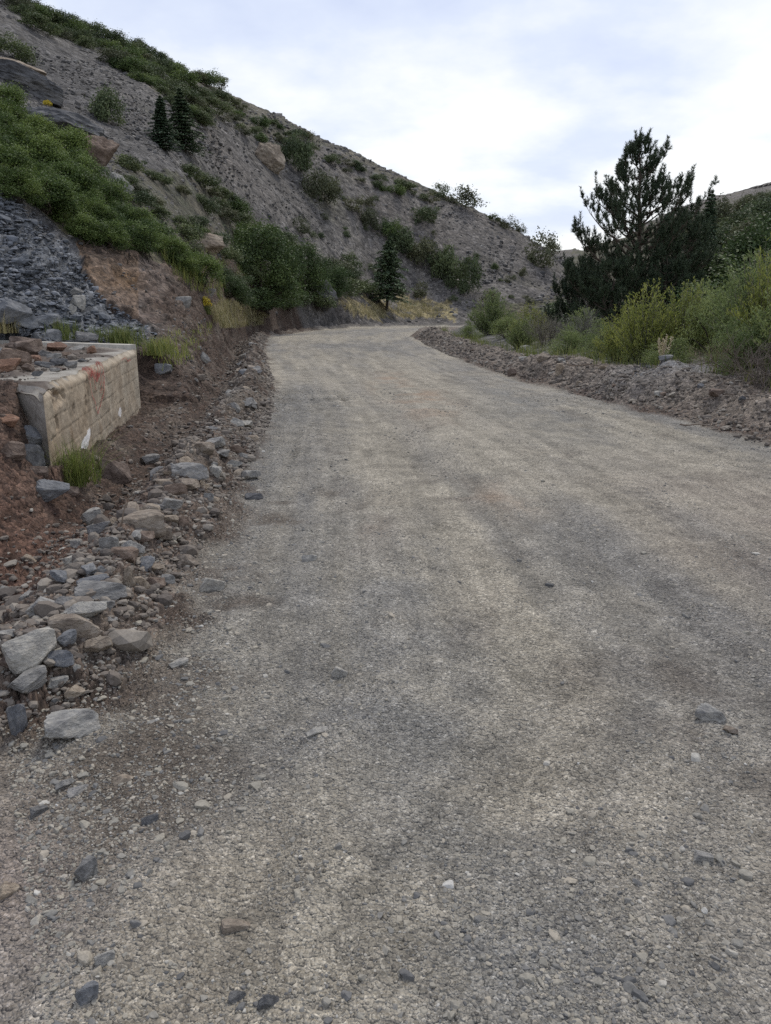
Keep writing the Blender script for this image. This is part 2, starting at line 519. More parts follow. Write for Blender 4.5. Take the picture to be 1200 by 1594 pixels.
# ------------------------------------------------------------------ materials
def nodes(name):
    m = bpy.data.materials.new(name)
    m.use_nodes = True
    nt = m.node_tree
    b = nt.nodes['Principled BSDF']
    b.inputs['Roughness'].default_value = .9
    b.inputs['Specular IOR Level'].default_value = .25
    return m, nt, b


def N(nt, t, **kw):
    n = nt.nodes.new(t)
    for k, v in kw.items():
        if k.startswith('i_'):
            n.inputs[k[2:]].default_value = v
        else:
            setattr(n, k, v)
    return n


def noise_n(nt, vec, scale, detail=4, rough=.6):
    n = N(nt, 'ShaderNodeTexNoise')
    n.inputs['Scale'].default_value = scale
    n.inputs['Detail'].default_value = detail
    n.inputs['Roughness'].default_value = rough
    nt.links.new(vec, n.inputs['Vector'])
    return n.outputs['Fac']


def ramp(nt, fac, stops, interp='LINEAR'):
    r = N(nt, 'ShaderNodeValToRGB')
    e = r.color_ramp.elements
    r.color_ramp.interpolation = interp
    while len(e) < len(stops):
        e.new(.5)
    for k, (p, c) in enumerate(stops):
        e[k].position = p
        e[k].color = (*c, 1) if len(c) == 3 else c
    nt.links.new(fac, r.inputs['Fac'])
    return r.outputs['Color']


def mth(nt, op, a, b=None, c=None):
    n = N(nt, 'ShaderNodeMath', operation=op)
    for k, v in enumerate((a, b, c)):
        if v is None:
            continue
        if isinstance(v, (int, float)):
            n.inputs[k].default_value = v
        else:
            nt.links.new(v, n.inputs[k])
    return n.outputs[0]


def mixrgb(nt, fac, a, b, mode='MIX'):
    n = N(nt, 'ShaderNodeMix', data_type='RGBA', blend_type=mode)
    for s, v in ((n.inputs[0], fac), (n.inputs[6], a), (n.inputs[7], b)):
        if isinstance(v, (int, float)):
            s.default_value = v
        elif isinstance(v, tuple):
            s.default_value = (*v, 1)
        else:
            nt.links.new(v, s)
    return n.outputs[2]


def bump(nt, b, h, strength=.5, dist=.02, prev=None):
    n = N(nt, 'ShaderNodeBump')
    n.inputs['Strength'].default_value = strength
    n.inputs['Distance'].default_value = dist
    nt.links.new(h, n.inputs['Height'])
    if prev is not None:
        nt.links.new(prev, n.inputs['Normal'])
    nt.links.new(n.outputs[0], b.inputs['Normal'])
    return n.outputs[0]


def ground_mat(name, cells, bscale, bdist, treads=False, cn=1.0, cn2=1.0, bs=1.0):
    m, nt, b = nodes(name)
    tc = N(nt, 'ShaderNodeTexCoord').outputs['Object']
    at_ = N(nt, 'ShaderNodeAttribute', attribute_name='col').outputs['Color']
    v = N(nt, 'ShaderNodeTexVoronoi', feature='F1')
    v.inputs['Scale'].default_value = cells[0]
    nt.links.new(tc, v.inputs['Vector'])
    v2 = N(nt, 'ShaderNodeTexVoronoi', feature='F1')
    v2.inputs['Scale'].default_value = cells[1]
    nt.links.new(tc, v2.inputs['Vector'])
    sep = N(nt, 'ShaderNodeSeparateColor')
    nt.links.new(v.outputs['Color'], sep.inputs[0])
    sep2 = N(nt, 'ShaderNodeSeparateColor')
    nt.links.new(v2.outputs['Color'], sep2.inputs[0])
    c1 = ramp(nt, sep.outputs[0], [(0, (1 - .5 * cn, 1 - .5 * cn, 1 - .48 * cn)), (.3, (1 - .18 * cn,) * 3), (.7, (1 + .05 * cn, 1 + .03 * cn, 1)), (.93, (1 + .3 * cn,) * 3), (1, (1 + .75 * cn,) * 3)])
    c2 = ramp(nt, sep2.outputs[1], [(0, (1 - .38 * cn2,) * 3), (.5, (1, 1, 1)), (1, (1 + .35 * cn2,) * 3)])
    n1 = noise_n(nt, tc, cells[1] * .23, 6, .7)
    c3 = ramp(nt, n1, [(.25, (1 - .32 * cn2,) * 3), (.75, (1 + .3 * cn2,) * 3)])
    c = mixrgb(nt, 1.0, at_, c1, 'MULTIPLY')
    c = mixrgb(nt, 1.0, c, c2, 'MULTIPLY')
    c = mixrgb(nt, 1.0, c, c3, 'MULTIPLY')
    nt.links.new(c, b.inputs['Base Color'])
    nn = noise_n(nt, tc, bscale, 5, .7)
    hh = mth(nt, 'SUBTRACT', mth(nt, 'MULTIPLY', nn, 1.0), mth(nt, 'MULTIPLY', v.outputs['Distance'], cells[0] * .012 / bdist * bdist))
    nb = bump(nt, b, hh, .9 * bs, bdist)
    hh2 = mth(nt, 'MULTIPLY', v2.outputs['Distance'], -1.0)
    nb = bump(nt, b, hh2, .7 * bs, bdist * 1.5, nb)
    if treads:
        tr = N(nt, 'ShaderNodeAttribute', attribute_name='trk').outputs['Fac']
        sp = N(nt, 'ShaderNodeSeparateXYZ')
        nt.links.new(tc, sp.inputs[0])
        chev = mth(nt, 'ABSOLUTE', mth(nt, 'SUBTRACT', mth(nt, 'FRACT', mth(nt, 'MULTIPLY', sp.outputs[0], 1.6)), .5))
        ph = mth(nt, 'ADD', mth(nt, 'MULTIPLY', sp.outputs[1], 34.0), mth(nt, 'MULTIPLY', chev, 16.0))
        ph = mth(nt, 'ADD', ph, mth(nt, 'MULTIPLY', noise_n(nt, tc, 2.0, 2), 5.0))
        w = mth(nt, 'MULTIPLY', mth(nt, 'SINE', ph), tr)
        bump(nt, b, w, .6, .022, nb)
    return m


M_road = ground_mat('gravel_road_soil', (110, 42), 70, .011, True, .9, .5, .9)
M_verge = ground_mat('roadside_soil', (38, 14), 26, .03)
M_hill = ground_mat('scree_soil', (4.2, 1.5), 5, .16)
M_bank = ground_mat('bank_soil', (13, 4.5), 14, .06)

# ------------------------------------------------------------------ terrain objects: road, verges, banks, hills
idx = np.arange(NAZ * NR).reshape(NAZ, NR)
quads = np.stack([idx[:-1, :-1], idx[:-1, 1:], idx[1:, 1:], idx[1:, :-1]], -1).reshape(-1, 4)
wrap = np.stack([idx[-1, :-1], idx[-1, 1:], idx[0, 1:], idx[0, :-1]], -1)
quads = np.r_[quads, wrap]
qc = quads[:, 0]
lab = np.full(len(quads), 4)
dmax = np.maximum(UL, UR)[qc]
lab[(dmax <= 0) & (Y0[qc] < 84)] = 0
lab[(dmax > 0) & (UL[qc] > UR[qc]) & (UL[qc] < 2.4) & (Y0[qc] < 62)] = 1
lab[(dmax > 0) & (UL[qc] > UR[qc]) & (Y0[qc] < 6.3)] = 1
lab[(dmax > 0) & (UR[qc] > UL[qc]) & (UR[qc] < 2.2)] = 2
lab[(lab == 4) & (X0[qc] < 0) & (RF[qc] < 34)] = 3
lab[(lab == 4) & (X0[qc] > 0) & ((PX[qc] > 905) | (Y0[qc] < 60))] = 5
remap = np.empty(len(P0), np.int64)
for k, (nm, mt) in enumerate([('road', M_road), ('ground', M_verge), ('embankment', M_verge), ('hillside_bank', M_bank), ('hill', M_hill), ('valley_slope', M_hill)]):
    fq = quads[lab == k]
    us = np.unique(fq)
    remap[us] = np.arange(len(us))
    me = new_mesh(nm, P1[us], remap[fq], mt, col[us], {'trk': trk[us]} if k == 0 else None, smooth=True)
    tag(link(nm, me), None, None, None, 'structure')
# the little disc under the photographer's feet
th = np.linspace(0, 2 * np.pi, 49)[:-1]
vv = np.r_[np.c_[np.sin(th) * .52, np.cos(th) * .52, hz(np.sin(th) * .52, np.cos(th) * .52) - .004], [[0, 0, 0]]]
ff = np.c_[np.arange(48), (np.arange(48) + 1) % 48, np.full(48, 48)]
tag(link('road_patch', new_mesh('road_patch', vv, ff, M_road, np.tile(C(.25, .23, .19), (49, 1)), {'trk': np.zeros(49)}, True)), kind='structure')

# ------------------------------------------------------------------ rocks
ICO = {}
for k in (1, 2, 3, 4, 5):
    bm = bmesh.new()
    bmesh.ops.create_icosphere(bm, subdivisions=k, radius=1)
    ICO[k] = (np.array([v.co[:] for v in bm.verts]), np.array([[v.index for v in f.verts] for f in bm.faces]))
    bm.free()


def polytope(d, g, n=13, lo=.55, hi=1.0):
    nrm = g.normal(size=(n, 3))
    nrm /= np.linalg.norm(nrm, axis=1)[:, None]
    nrm = np.r_[nrm, [[1, 0, 0], [-1, 0, 0], [0, 1, 0], [0, -1, 0], [0, 0, 1], [0, 0, -1]]]
    dd = np.r_[g.uniform(lo, hi, n), np.full(6, .95)]
    dot = d @ nrm.T
    r = np.where(dot > 1e-3, dd[None] / np.maximum(dot, 1e-3), 9).min(1)
    return d * np.minimum(r, 1.3)[:, None]


def rock_mat(name, base, dark, dusty, scale=6.0):
    m, nt, b = nodes(name)
    tc = N(nt, 'ShaderNodeTexCoord').outputs['Object']
    oi = N(nt, 'ShaderNodeObjectInfo')
    off = N(nt, 'ShaderNodeVectorMath', operation='ADD')
    nt.links.new(tc, off.inputs[0])
    nt.links.new(oi.outputs['Random'], off.inputs[1])
    n1 = noise_n(nt, off.outputs[0], 1.3, 5, .6)
    n2 = noise_n(nt, off.outputs[0], 4.5, 4, .6)
    c = ramp(nt, n1, [(.3, dark), (.5, base), (.7, dusty)])
    c2 = ramp(nt, n2, [(.28, (.75, .75, .75)), (.72, (1.22, 1.22, 1.22))])
    c = mixrgb(nt, 1, c, c2, 'MULTIPLY')
    rv = ramp(nt, oi.outputs['Random'], [(0, (.8, .8, .83)), (.5, (1, 1, 1)), (1, (1.2, 1.17, 1.12))])
    c = mixrgb(nt, 1, c, rv, 'MULTIPLY')
    nt.links.new(c, b.inputs['Base Color'])
    nb = bump(nt, b, n2, .35, .06)
    bump(nt, b, n1, .35, .1, nb)
    return m


M_rock = {
    'pale': rock_mat('pale_rock', (.30, .29, .265), (.17, .165, .16), (.38, .355, .31)),
    'grey': rock_mat('grey_rock', (.205, .20, .19), (.115, .112, .108), (.29, .275, .25)),
    'blue': rock_mat('blue_grey_rock', (.165, .17, .178), (.10, .104, .11), (.25, .245, .235)),
    'tan': rock_mat('tan_rock', (.27, .225, .175), (.155, .125, .10), (.33, .29, .24)),
    'brown': rock_mat('brown_rock', (.165, .125, .10), (.09, .065, .05), (.24, .19, .155)),
    'dark': rock_mat('dark_rock', (.115, .116, .118), (.07, .07, .072), (.18, .175, .165)),
    'orange': rock_mat('orange_rock', (.22, .13, .09), (.14, .085, .06), (.28, .2, .15)),
}
ROCKS = {}
for mk, mt in M_rock.items():
    ROCKS[mk] = []
    for s in range(5):
        g = np.random.default_rng(hash(mk) % 1 + 100 + s * 7 + len(mk) * 31)
        d, f = ICO[4]
        v = polytope(d, g, 9, .45, .95)
        v = v + d * (.07 * fbm(v + s * 9, 1.6, 3, 80 + s, .5) + .022 * fbm(v + s * 3, 5, 3, 85, .6))[:, None]
        v /= np.abs(v).max(0)
        ROCKS[mk].append(new_mesh('rock', v, f, mt))


def euler(rx, ry, rz):
    return (math.radians(rx), math.radians(ry), math.radians(rz))


n_rock = 0


def rock(px, py, w, h, kind, label, group=None, name='rock', var=None, tilt=None, depth=1.0, sink=.17, rz=None, base=None):
    """stone whose foot is seen at (px, py + h/2) with photo size w x h"""
    global n_rock
    p = ground(px, py + h * .42) if base is None else base
    dist = math.sqrt(p[0] ** 2 + p[1] ** 2 + (p[2] - CAMZ) ** 2)
    s = dist / F
    hw = w * s * .5
    hh = h * s * .5
    el = math.atan2(CAMZ - p[2], math.hypot(p[0], p[1]))
    # foreshortened depth adds to the photo height
    if p[0] > -1.15 and py > 740:
        sink = .40
    hd = hw * .62 * depth
    zz = max(.6 * hh, (hh * 1.08 - hd * math.sin(max(el, 0)) * .45) / max(math.cos(el), .3))
    zz = max(zz, hw * .34)
    az = math.atan2(p[0], p[1])
    v = var if var is not None else n_rock % 5
    t = tilt or (rng.uniform(-10, 10), rng.uniform(-10, 10))
    o = link(name, ROCKS[kind][v], (p[0] + math.sin(az) * hd * .6, p[1] + math.cos(az) * hd * .6, 0), (math.radians(t[0]), math.radians(t[1]), -az + math.radians(rng.uniform(-18, 18) if rz is None else rz)), (hw, hd, zz))
    gz = float(hz(o.location[0], o.location[1])[0]) if base is None else p[2]
    o.location[2] = gz + zz * (1 - 2 * sink) * .9
    n_rock += 1
    tag(o, label, 'rock', group)
    return o


NOTED = [
    # windrow, near to far
    (115, 1133, 74, 42, 'pale', 'pale grey rock with dark front face, alone on gravel below the roadside row'),
    (53, 1028, 72, 50, 'pale', 'large light grey block at the near end of the roadside rubble row'),
    (47, 1070, 54, 30, 'grey', 'flat grey stone just in front of the large light grey block'),
    (118, 978, 70, 40, 'tan', 'tan slab leaning against the pale stone in the rubble row'),
    (132, 950, 62, 32, 'pale', 'pale stone resting behind the tan leaning slab'),
    (158, 921, 74, 28, 'grey', 'long flat grey slab on top of the rubble row'),
    (145, 902, 48, 18, 'blue', 'thin blue grey slab tucked behind the long flat slab'),
    (84, 945, 42, 18, 'tan', 'curved tan chunk left of the pale stone in the rubble row'),
    (331, 906, 40, 32, 'pale', 'pale angular stone alone on the gravel right of the rubble row'),
    (205, 855, 38, 32, 'pale', 'rounded pale stone in front of the big tan boulder'),
    (226, 812, 70, 46, 'tan', 'big tan boulder with brown side in middle of the rubble row'),
    (171, 846, 27, 27, 'grey', 'small grey stone left of the rounded pale stone'),
    (143, 806, 30, 26, 'pale', 'pale square block alone on brown dirt left of the row'),
    (76, 771, 60, 38, 'blue', 'blue grey boulder on red dirt in front of the wall', None, 'rock', 4),
    (180, 731, 48, 46, 'brown', 'brown boulder with white chip leaning in the ditch by the wall'),
    (298, 738, 52, 28, 'pale', 'broad pale topped stone with dark underside, far part of row'),
    (317, 701, 34, 24, 'tan', 'tan rounded stone above the broad pale topped stone'),
    (277, 762, 38, 24, 'brown', 'brown stone just below the broad pale topped stone'),
    (268, 786, 34, 22, 'grey', 'dull grey stone between brown stone and tan boulder'),
    (225, 838, 30, 20, 'brown', 'small dark brown block under the tan boulder'),
    (254, 832, 30, 24, 'tan', 'small tan block right of the dark brown block'),
    (266, 810, 24, 16, 'tan', 'little tan stone touching right side of tan boulder'),
    (288, 814, 22, 20, 'brown', 'little brown stone at right end of tan boulder'),
    (366, 722, 24, 12, 'pale', 'small pale flat stone on road edge right of the row'),
    (111, 764, 22, 20, 'brown', 'small brown stone right of blue grey boulder'),
    (395, 773, 30, 11, 'dark', 'dark flat stone lying by itself on the road edge'),
    (482, 867, 24, 15, 'pale', 'small pale stone alone on dark soil of the road'),
    (202, 899, 20, 36, 'tan', 'upright tan shard standing in the rubble row'),
    (221, 908, 24, 20, 'tan', 'small tan stone right of the upright shard'),
    (244, 908, 26, 22, 'brown', 'small brownish stone second right of the upright shard'),
    (262, 902, 22, 16, 'grey', 'grey stone at right end of the short line by the shard'),
    (240, 886, 32, 14, 'tan', 'flat tan stone behind the short line by the shard'),
    (291, 874, 40, 20, 'tan', 'wedge shaped tan stone half sunk at right of the row'),
    (166, 943, 26, 18, 'grey', 'grey stone under the end of the long flat slab'),
    (172, 967, 24, 12, 'pale', 'small pale flat stone right of the tan leaning slab'),
    (97, 1035, 34, 26, 'blue', 'blue grey stone right of the large light grey block'),
    (153, 1010, 42, 28, 'tan', 'crumbly tan stone right of the near blue grey stones'),
    (105, 1004, 32, 20, 'blue', 'small blue grey stone below the tan leaning slab'),
    (91, 1064, 30, 15, 'pale', 'small pale stone right of the flat grey stone'),
    (118, 1076, 28, 20, 'tan', 'small tan stone below the near blue grey stone'),
    (12, 1035, 30, 26, 'brown', 'dull brown stone at left of the large light grey block'),
    (30, 1120, 24, 44, 'blue', 'narrow dark blue slab set on edge in red dirt'),
    (278, 1032, 32, 14, 'pale', 'pale flat stone alone on gravel below the rubble row'),
    (528, 1045, 26, 22, 'pale', 'pale stone sunk flush in middle of the near road'),
    (494, 1136, 38, 16, 'pale', 'pale grey flat stone sunk in the near road surface'),
    (1106, 1112, 40, 26, 'pale', 'pale stone sunk in the right side of near road'),
    (1136, 1138, 20, 12, 'tan', 'little tan stone beside the sunk pale stone at right'),
    (136, 1354, 32, 32, 'grey', 'grey faceted stone in near left gravel'),
    (372, 1445, 46, 14, 'tan', 'long thin tan stone in near gravel'),
    (418, 1560, 28, 22, 'dark', 'black rounded pebble at near edge of the picture'),
    (370, 1553, 24, 14, 'dark', 'small dark pebble left of the black rounded pebble'),
    (164, 1493, 26, 20, 'pale', 'pale lump of stone in near left gravel'),
    (136, 1550, 30, 28, 'blue', 'rounded blue grey pebble at near left edge'),
    (1093, 1334, 28, 18, 'pale', 'pale grey brick shaped stone on near right of road'),
    (102, 1220, 28, 14, 'grey', 'left one of two flat stones on near left shoulder'),
    (122, 1231, 32, 12, 'pale', 'right one of two flat stones on near left shoulder'),
    (234, 1275, 24, 16, 'dark', 'dark grey stone on the near left gravel'),
    (192, 1213, 32, 16, 'tan', 'tan flat stone behind the dark grey stone'),
    (60, 1262, 26, 16, 'dark', 'charcoal stone near the left edge of gravel'),
    (12, 1385, 30, 22, 'tan', 'tan stone cut by left edge of picture'),
    (255, 752, 24, 14, 'tan', 'tan stone left of the brown stone in the row'),
    (325, 776, 16, 18, 'grey', 'small grey stone standing at the road side of row'),
    (233, 714, 30, 16, 'grey', 'grey stone in the ditch right of the brown boulder'),
    # near the wall front
    (14, 664, 42, 22, 'orange', 'orange rock on the dirt at wall front, left edge'),
    (50, 692, 60, 38, 'blue', 'grey blue slab of rock lying below the wall front'),
    (52, 712, 34, 36, 'dark', 'black grey rock wedged at the foot of wall corner'),
    (25, 712, 46, 34, 'brown', 'brown clod rock on red dirt under the blue slab'),
    (64, 738, 30, 18, 'brown', 'brown clod between blue slab and blue grey boulder'),
    (10, 655, 22, 14, 'brown', 'small brown clod behind the orange rock'),
    # shale foot
    (22, 496, 52, 34, 'blue', 'big tilted blue slab at the foot of shale bank'),
    (42, 506, 30, 26, 'blue', 'upright blue slab right of the biggest shale slab'),
    (68, 500, 44, 18, 'blue', 'slanting thin shale slab third in line'),
    (124, 476, 20, 20, 'pale', 'pale greenish stone stuck in lower shale bank'),
    (113, 484, 12, 14, 'pale', 'small white stone left of pale greenish stone'),
    (120, 455, 18, 12, 'grey', 'grey flat stone above the pale greenish stone'),
    (86, 525, 22, 18, 'blue', 'rounded blue stone behind the concrete block'),
    (136, 528, 32, 14, 'grey', 'half buried grey rock behind the concrete block'),
    (285, 470, 26, 16, 'grey', 'grey rock near dry grass on left bank'),
    (325, 455, 22, 14, 'grey', 'grey rock among dark shrubs over the dry grass'),
    (318, 560, 16, 22, 'pale', 'pale pointed stone on brown ditch bank'),
    (310, 588, 20, 12, 'tan', 'tan oblong stone on slope of brown ditch'),
    (255, 576, 24, 16, 'blue', 'blue grey stone on ditch bank by the wall end'),
    # right berm
    (798, 580, 16, 12, 'brown', 'brown stone at foot of the nearer earth mound'),
    (873, 576, 16, 18, 'tan', 'tan block stuck in side of the earth mound'),
    (845, 557, 20, 14, 'tan', 'tan block on top of the earth mound'),
    (818, 542, 16, 10, 'pale', 'pale stone behind the earth mound'),
    (940, 573, 18, 8, 'tan', 'tan stone on the berm between the two mounds'),
    (1035, 560, 22, 10, 'blue', 'blue stone on top of grey gravel mound'),
    (1115, 616, 22, 12, 'brown', 'dark red brown stone on right berm slope'),
    (1155, 622, 10, 9, 'dark', 'round black stone on right berm slope'),
    (1025, 615, 14, 10, 'pale', 'pale stone on lower slope of right berm'),
    (990, 560, 12, 8, 'pale', 'pale stone at left of grey gravel mound'),
]
for r_ in NOTED:
    rock(*r_)
# chalky patch of the brown boulder
# stones on top of the block: foot on the slab
TOP = [(30, 558, 46, 26, 'brown', 'brown rock at the left of the heap on the slab'), (48, 543, 40, 24, 'brown', 'dark brown rock topping the heap on the slab'),
       (38, 531, 34, 20, 'brown', 'brown block behind the heap on the slab'), (8, 553, 20, 20, 'blue', 'grey blue stone at left end of slab heap'),
       (12, 568, 40, 18, 'orange', 'orange stone lowest left on the slab'), (57, 538, 20, 14, 'brown', 'small brown stone right of heap top'),
       (91, 540, 30, 14, 'orange', 'rust brown stone at middle back of slab'), (143, 543, 14, 14, 'orange', 'red brick coloured stone near right end of slab'),
       (70, 567, 26, 10, 'dark', 'dark flat stone on front of slab'), (92, 562, 24, 10, 'dark', 'dark flat stone right of the front dark stone'),
       (110, 567, 20, 10, 'grey', 'grey flat chip near broken slab edge'), (58, 580, 18, 8, 'dark', 'small dark chip near front slab edge'),
       (52, 557, 26, 14, 'orange', 'reddish stone in middle of the slab heap'), (42, 570, 20, 12, 'brown', 'small brown stone before the slab heap'),
       (85, 554, 20, 10, 'grey', 'small grey stone in middle of slab'), (105, 551, 16, 8, 'brown', 'small brown stone behind the grey flat chip'),
       (70, 549, 18, 9, 'grey', 'grey stone right of reddish stone on slab'), (128, 560, 12, 6, 'dark', 'tiny dark chip by broken slab edge'),
       (18, 540, 22, 16, 'brown', 'brown stone left of heap top on slab'), (86, 574, 14, 6, 'grey', 'tiny grey chip at slab front')]
for (px, py, w, h, k, lb) in TOP:
    d = ray(px, py + h * .4)
    t = (BTOP + .012 - CAMZ) / d[2]
    rock(px, py, w, h, k, lb, sink=.12, base=np.array([d[0] * t, d[1] * t, BTOP]))

for k in range(25):
    S_, T_ = rng.uniform(.02, .85), rng.beta(1.6, 1.6) * .8 + .06
    q = (BA * (1 - S_) + BB * S_) * (1 - T_) + (BD * (1 - S_) + BC * S_) * T_
    sz = .03 + .09 * rng.uniform() ** 2
    o = link('rock', ROCKS[['brown', 'grey', 'tan', 'dark', 'brown'][k % 5]][k % 5], (q[0], q[1], BTOP - .01 + sz * .2), (rng.uniform(-.3, .3), rng.uniform(-.3, .3), rng.uniform(0, 6.28)), (sz * 1.2, sz * .9, sz * .55))
    tag(o, 'small loose stone of the debris strewn over the concrete slab', 'rock', 'debris stones on the slab')

# medium loose stones, one object each, in the rubble row, the ditch and the berm
KINDS_ = ['grey', 'tan', 'pale', 'brown', 'blue']
GR = {
    'row': ('fist sized stone in the rubble row along the left road edge', 'small stones of the rubble row'),
    'ditch': ('small stone lying on the brown dirt of the left ditch', 'small stones in the left ditch'),
    'berm': ('small stone lying on the earth berm along the right road edge', 'small stones on the right berm'),
}


def scatter_rock(x, y, s, key, kind):
    global n_rock
    z = float(hz(x, y)[0])
    o = link('rock', ROCKS[kind][rng.integers(5)], (x, y, z + s * .18), (rng.uniform(-.3, .3), rng.uniform(-.3, .3), rng.uniform(0, 6.28)),
             (s * rng.uniform(.8, 1.3), s * rng.uniform(.6, .95), s * rng.uniform(.4, .75)))
    tag(o, GR[key][0], 'rock', GR[key][1])
    n_rock += 1


for k in range(92):
    y = math.exp(rng.uniform(math.log(3.0), math.log(26)))
    u = rng.normal(.42, .22)
    x = np.interp(y, YL, XL) - u
    scatter_rock(x, y, min(.03 + .0075 * y, .17) * rng.uniform(.55, 1.3), 'row', KINDS_[rng.choice(5, p=[.28, .28, .2, .14, .1])])
for k in range(24):
    y = math.exp(rng.uniform(math.log(4), math.log(22)))
    x = np.interp(y, YL, XL) - rng.uniform(.8, 1.9)
    if inside_quad(x, y, .1) > 0:
        continue
    scatter_rock(x, y, min(.022 + .004 * y, .09) * rng.uniform(.5, 1.2), 'ditch', KINDS_[rng.choice(5, p=[.25, .25, .1, .35, .05])])
for k in range(38):
    y = math.exp(rng.uniform(math.log(8.5), math.log(40)))
    x = np.interp(y, YR, XR) + rng.uniform(.15, 1.6)
    scatter_rock(x, y, min(.02 + .0035 * y, .1) * rng.uniform(.6, 1.3), 'berm', KINDS_[rng.choice(5, p=[.25, .3, .2, .22, .03])])


# ------------------------------------------------------------------ gravel (uncountable): one mesh of small stones
def stone_cloud(name, xyz, size, tint, mat, level=1, nvar=24, flat=(.4, .8), kind='stuff', seed=5):
    g = np.random.default_rng(seed)
    d, f = ICO[level]
    tmpl = np.stack([polytope(d, g, 9, .55, 1.0) for _ in range(nvar)])
    n = len(xyz)
    v = tmpl[g.integers(0, nvar, n)] * np.stack([g.uniform(.7, 1.25, n), g.uniform(.6, 1.0, n), g.uniform(*flat, n)], -1)[:, None, :]
    a, b_ = g.uniform(0, 6.283, n), g.normal(0, .3, n)
    ca, sa, cb, sb = np.cos(a), np.sin(a), np.cos(b_), np.sin(b_)
    x, y, z = v[..., 0], v[..., 1], v[..., 2]
    y, z = y * cb[:, None] - z * sb[:, None], y * sb[:, None] + z * cb[:, None]
    x, y = x * ca[:, None] - y * sa[:, None], x * sa[:, None] + y * ca[:, None]
    V = np.stack([x, y, z], -1) * size[:, None, None] + xyz[:, None, :]
    Fc = f[None] + (np.arange(n) * len(d))[:, None, None]
    me = new_mesh(name, V.reshape(-1, 3), Fc.reshape(-1, 3), mat, None, {'tint': np.repeat(tint, len(d))})
    return tag(link(name, me), None, None, None, kind)


def tint_mat(name, stops, var=.25):
    m, nt, b = nodes(name)
    a = N(nt, 'ShaderNodeAttribute', attribute_name='tint').outputs['Fac']
    tc = N(nt, 'ShaderNodeTexCoord').outputs['Object']
    c = ramp(nt, a, stops)
    n2 = noise_n(nt, tc, 90, 4, .7)
    c = mixrgb(nt, 1, c, ramp(nt, n2, [(.25, (.7, .7, .7)), (.75, (1.25, 1.25, 1.25))]), 'MULTIPLY')
    nt.links.new(c, b.inputs['Base Color'])
    return m


M_gravel = tint_mat('gravel_stone', [(0, (.08, .08, .08)), (.18, (.155, .152, .146)), (.38, (.235, .222, .193)), (.62, (.295, .27, .22)), (.82, (.335, .298, .242)), (.93, (.39, .37, .325)), (1, (.47, .455, .42))])
n = 190000
r = np.exp(g_ := rng.uniform(math.log(1.25), math.log(16), n))
a = np.radians(rng.uniform(-29, 29, n))
x, y = np.sin(a) * r, np.cos(a) * r
ul, ur = road_u(x, y)
pp = np.c_[x, y, np.zeros(n)]
ln_ = (x - np.interp(y, YL, XL)) / (np.interp(y, YR, XR) - np.interp(y, YL, XL)) * 6
tk_ = fbm(np.c_[ln_ * 1.1, y * .09, np.zeros_like(y)], 1.0, 3, 64) * .8 + .35 * fbm(np.c_[ln_ * 3.2, y * .22, np.zeros_like(y)], 1.0, 3, 60)
dens = .22 + .95 * tk_ + .55 * fbm(pp, 1.0, 3, 91) + .7 * fbm(pp, 4, 2, 92) + .55 * np.exp(-((ul + .1) / .6) ** 2) + .18 * (r < 2.2)
keep = (rng.uniform(size=n) < dens) & (ul < 1.2) & (ur < .3)
x, y, r, ul, ur = x[keep], y[keep], r[keep], ul[keep], ur[keep]
n = len(x)
size = np.exp(rng.normal(math.log(.0026), .74, n)) * (1 + .5 * np.exp(-((ul - .1) / .6) ** 2))
size = np.clip(np.maximum(size, .00078 * r * np.exp(rng.normal(0, .4, n))), 0, .03)
z = hz(x, y)
tn_ = np.clip(rng.beta(1.7, 1.9, n), 0, 1)
big_ = (size > .0075) & (r < 7)
stone_cloud('gravel', np.c_[x, y, z + size * .04][~big_], size[~big_], tn_[~big_], M_gravel, 1)
stone_cloud('coarse_gravel', np.c_[x, y, z - size * .08][big_], size[big_] * .82, tn_[big_], M_gravel, 3, nvar=40, seed=12)
M_rubble = tint_mat('rubble_stone', [(0, (.075, .066, .06)), (.3, (.135, .115, .098)), (.6, (.195, .168, .14)), (.85, (.26, .235, .2)), (1, (.38, .36, .32))])
# coarser rubble crumbs of the verges
n = 15000
y = np.exp(rng.uniform(math.log(2.4), math.log(45), n))
side = rng.uniform(size=n) < .62
x = np.where(side, np.interp(y, YL, XL) - np.abs(rng.normal(.45, .55, n)), np.interp(y, YR, XR) + np.abs(rng.normal(.5, .6, n)))
k = inside_quad(x, y, .1) < 0
x, y = x[k], y[k]
size = np.clip(np.exp(rng.normal(math.log(.012), .6, len(x))) + .0013 * y, 0, .085)
stone_cloud('rubble', np.c_[x, y, hz(x, y) + size * .2], size, np.clip(rng.beta(2.2, 2.6, len(x)), 0, 1), M_rubble, 2, nvar=40, seed=6)

S_, T_ = rng.uniform(.01, .9, 900), rng.beta(1.3, 1.3, 900) * .9 + .05
qq = (BA[None] * (1 - S_)[:, None] + BB[None] * S_[:, None]) * (1 - T_)[:, None] + (BD[None] * (1 - S_)[:, None] + BC[None] * S_[:, None]) * T_[:, None]
kk_ = rng.uniform(size=900) < sstep(.02, .2, T_)
size = np.exp(rng.normal(math.log(.018), .5, 900))[kk_]
stone_cloud('slab_debris', np.c_[qq[kk_], BTOP - .005 + size * .1], size, np.clip(rng.beta(2, 3, len(size)), 0, 1), M_rubble, 1, seed=9)
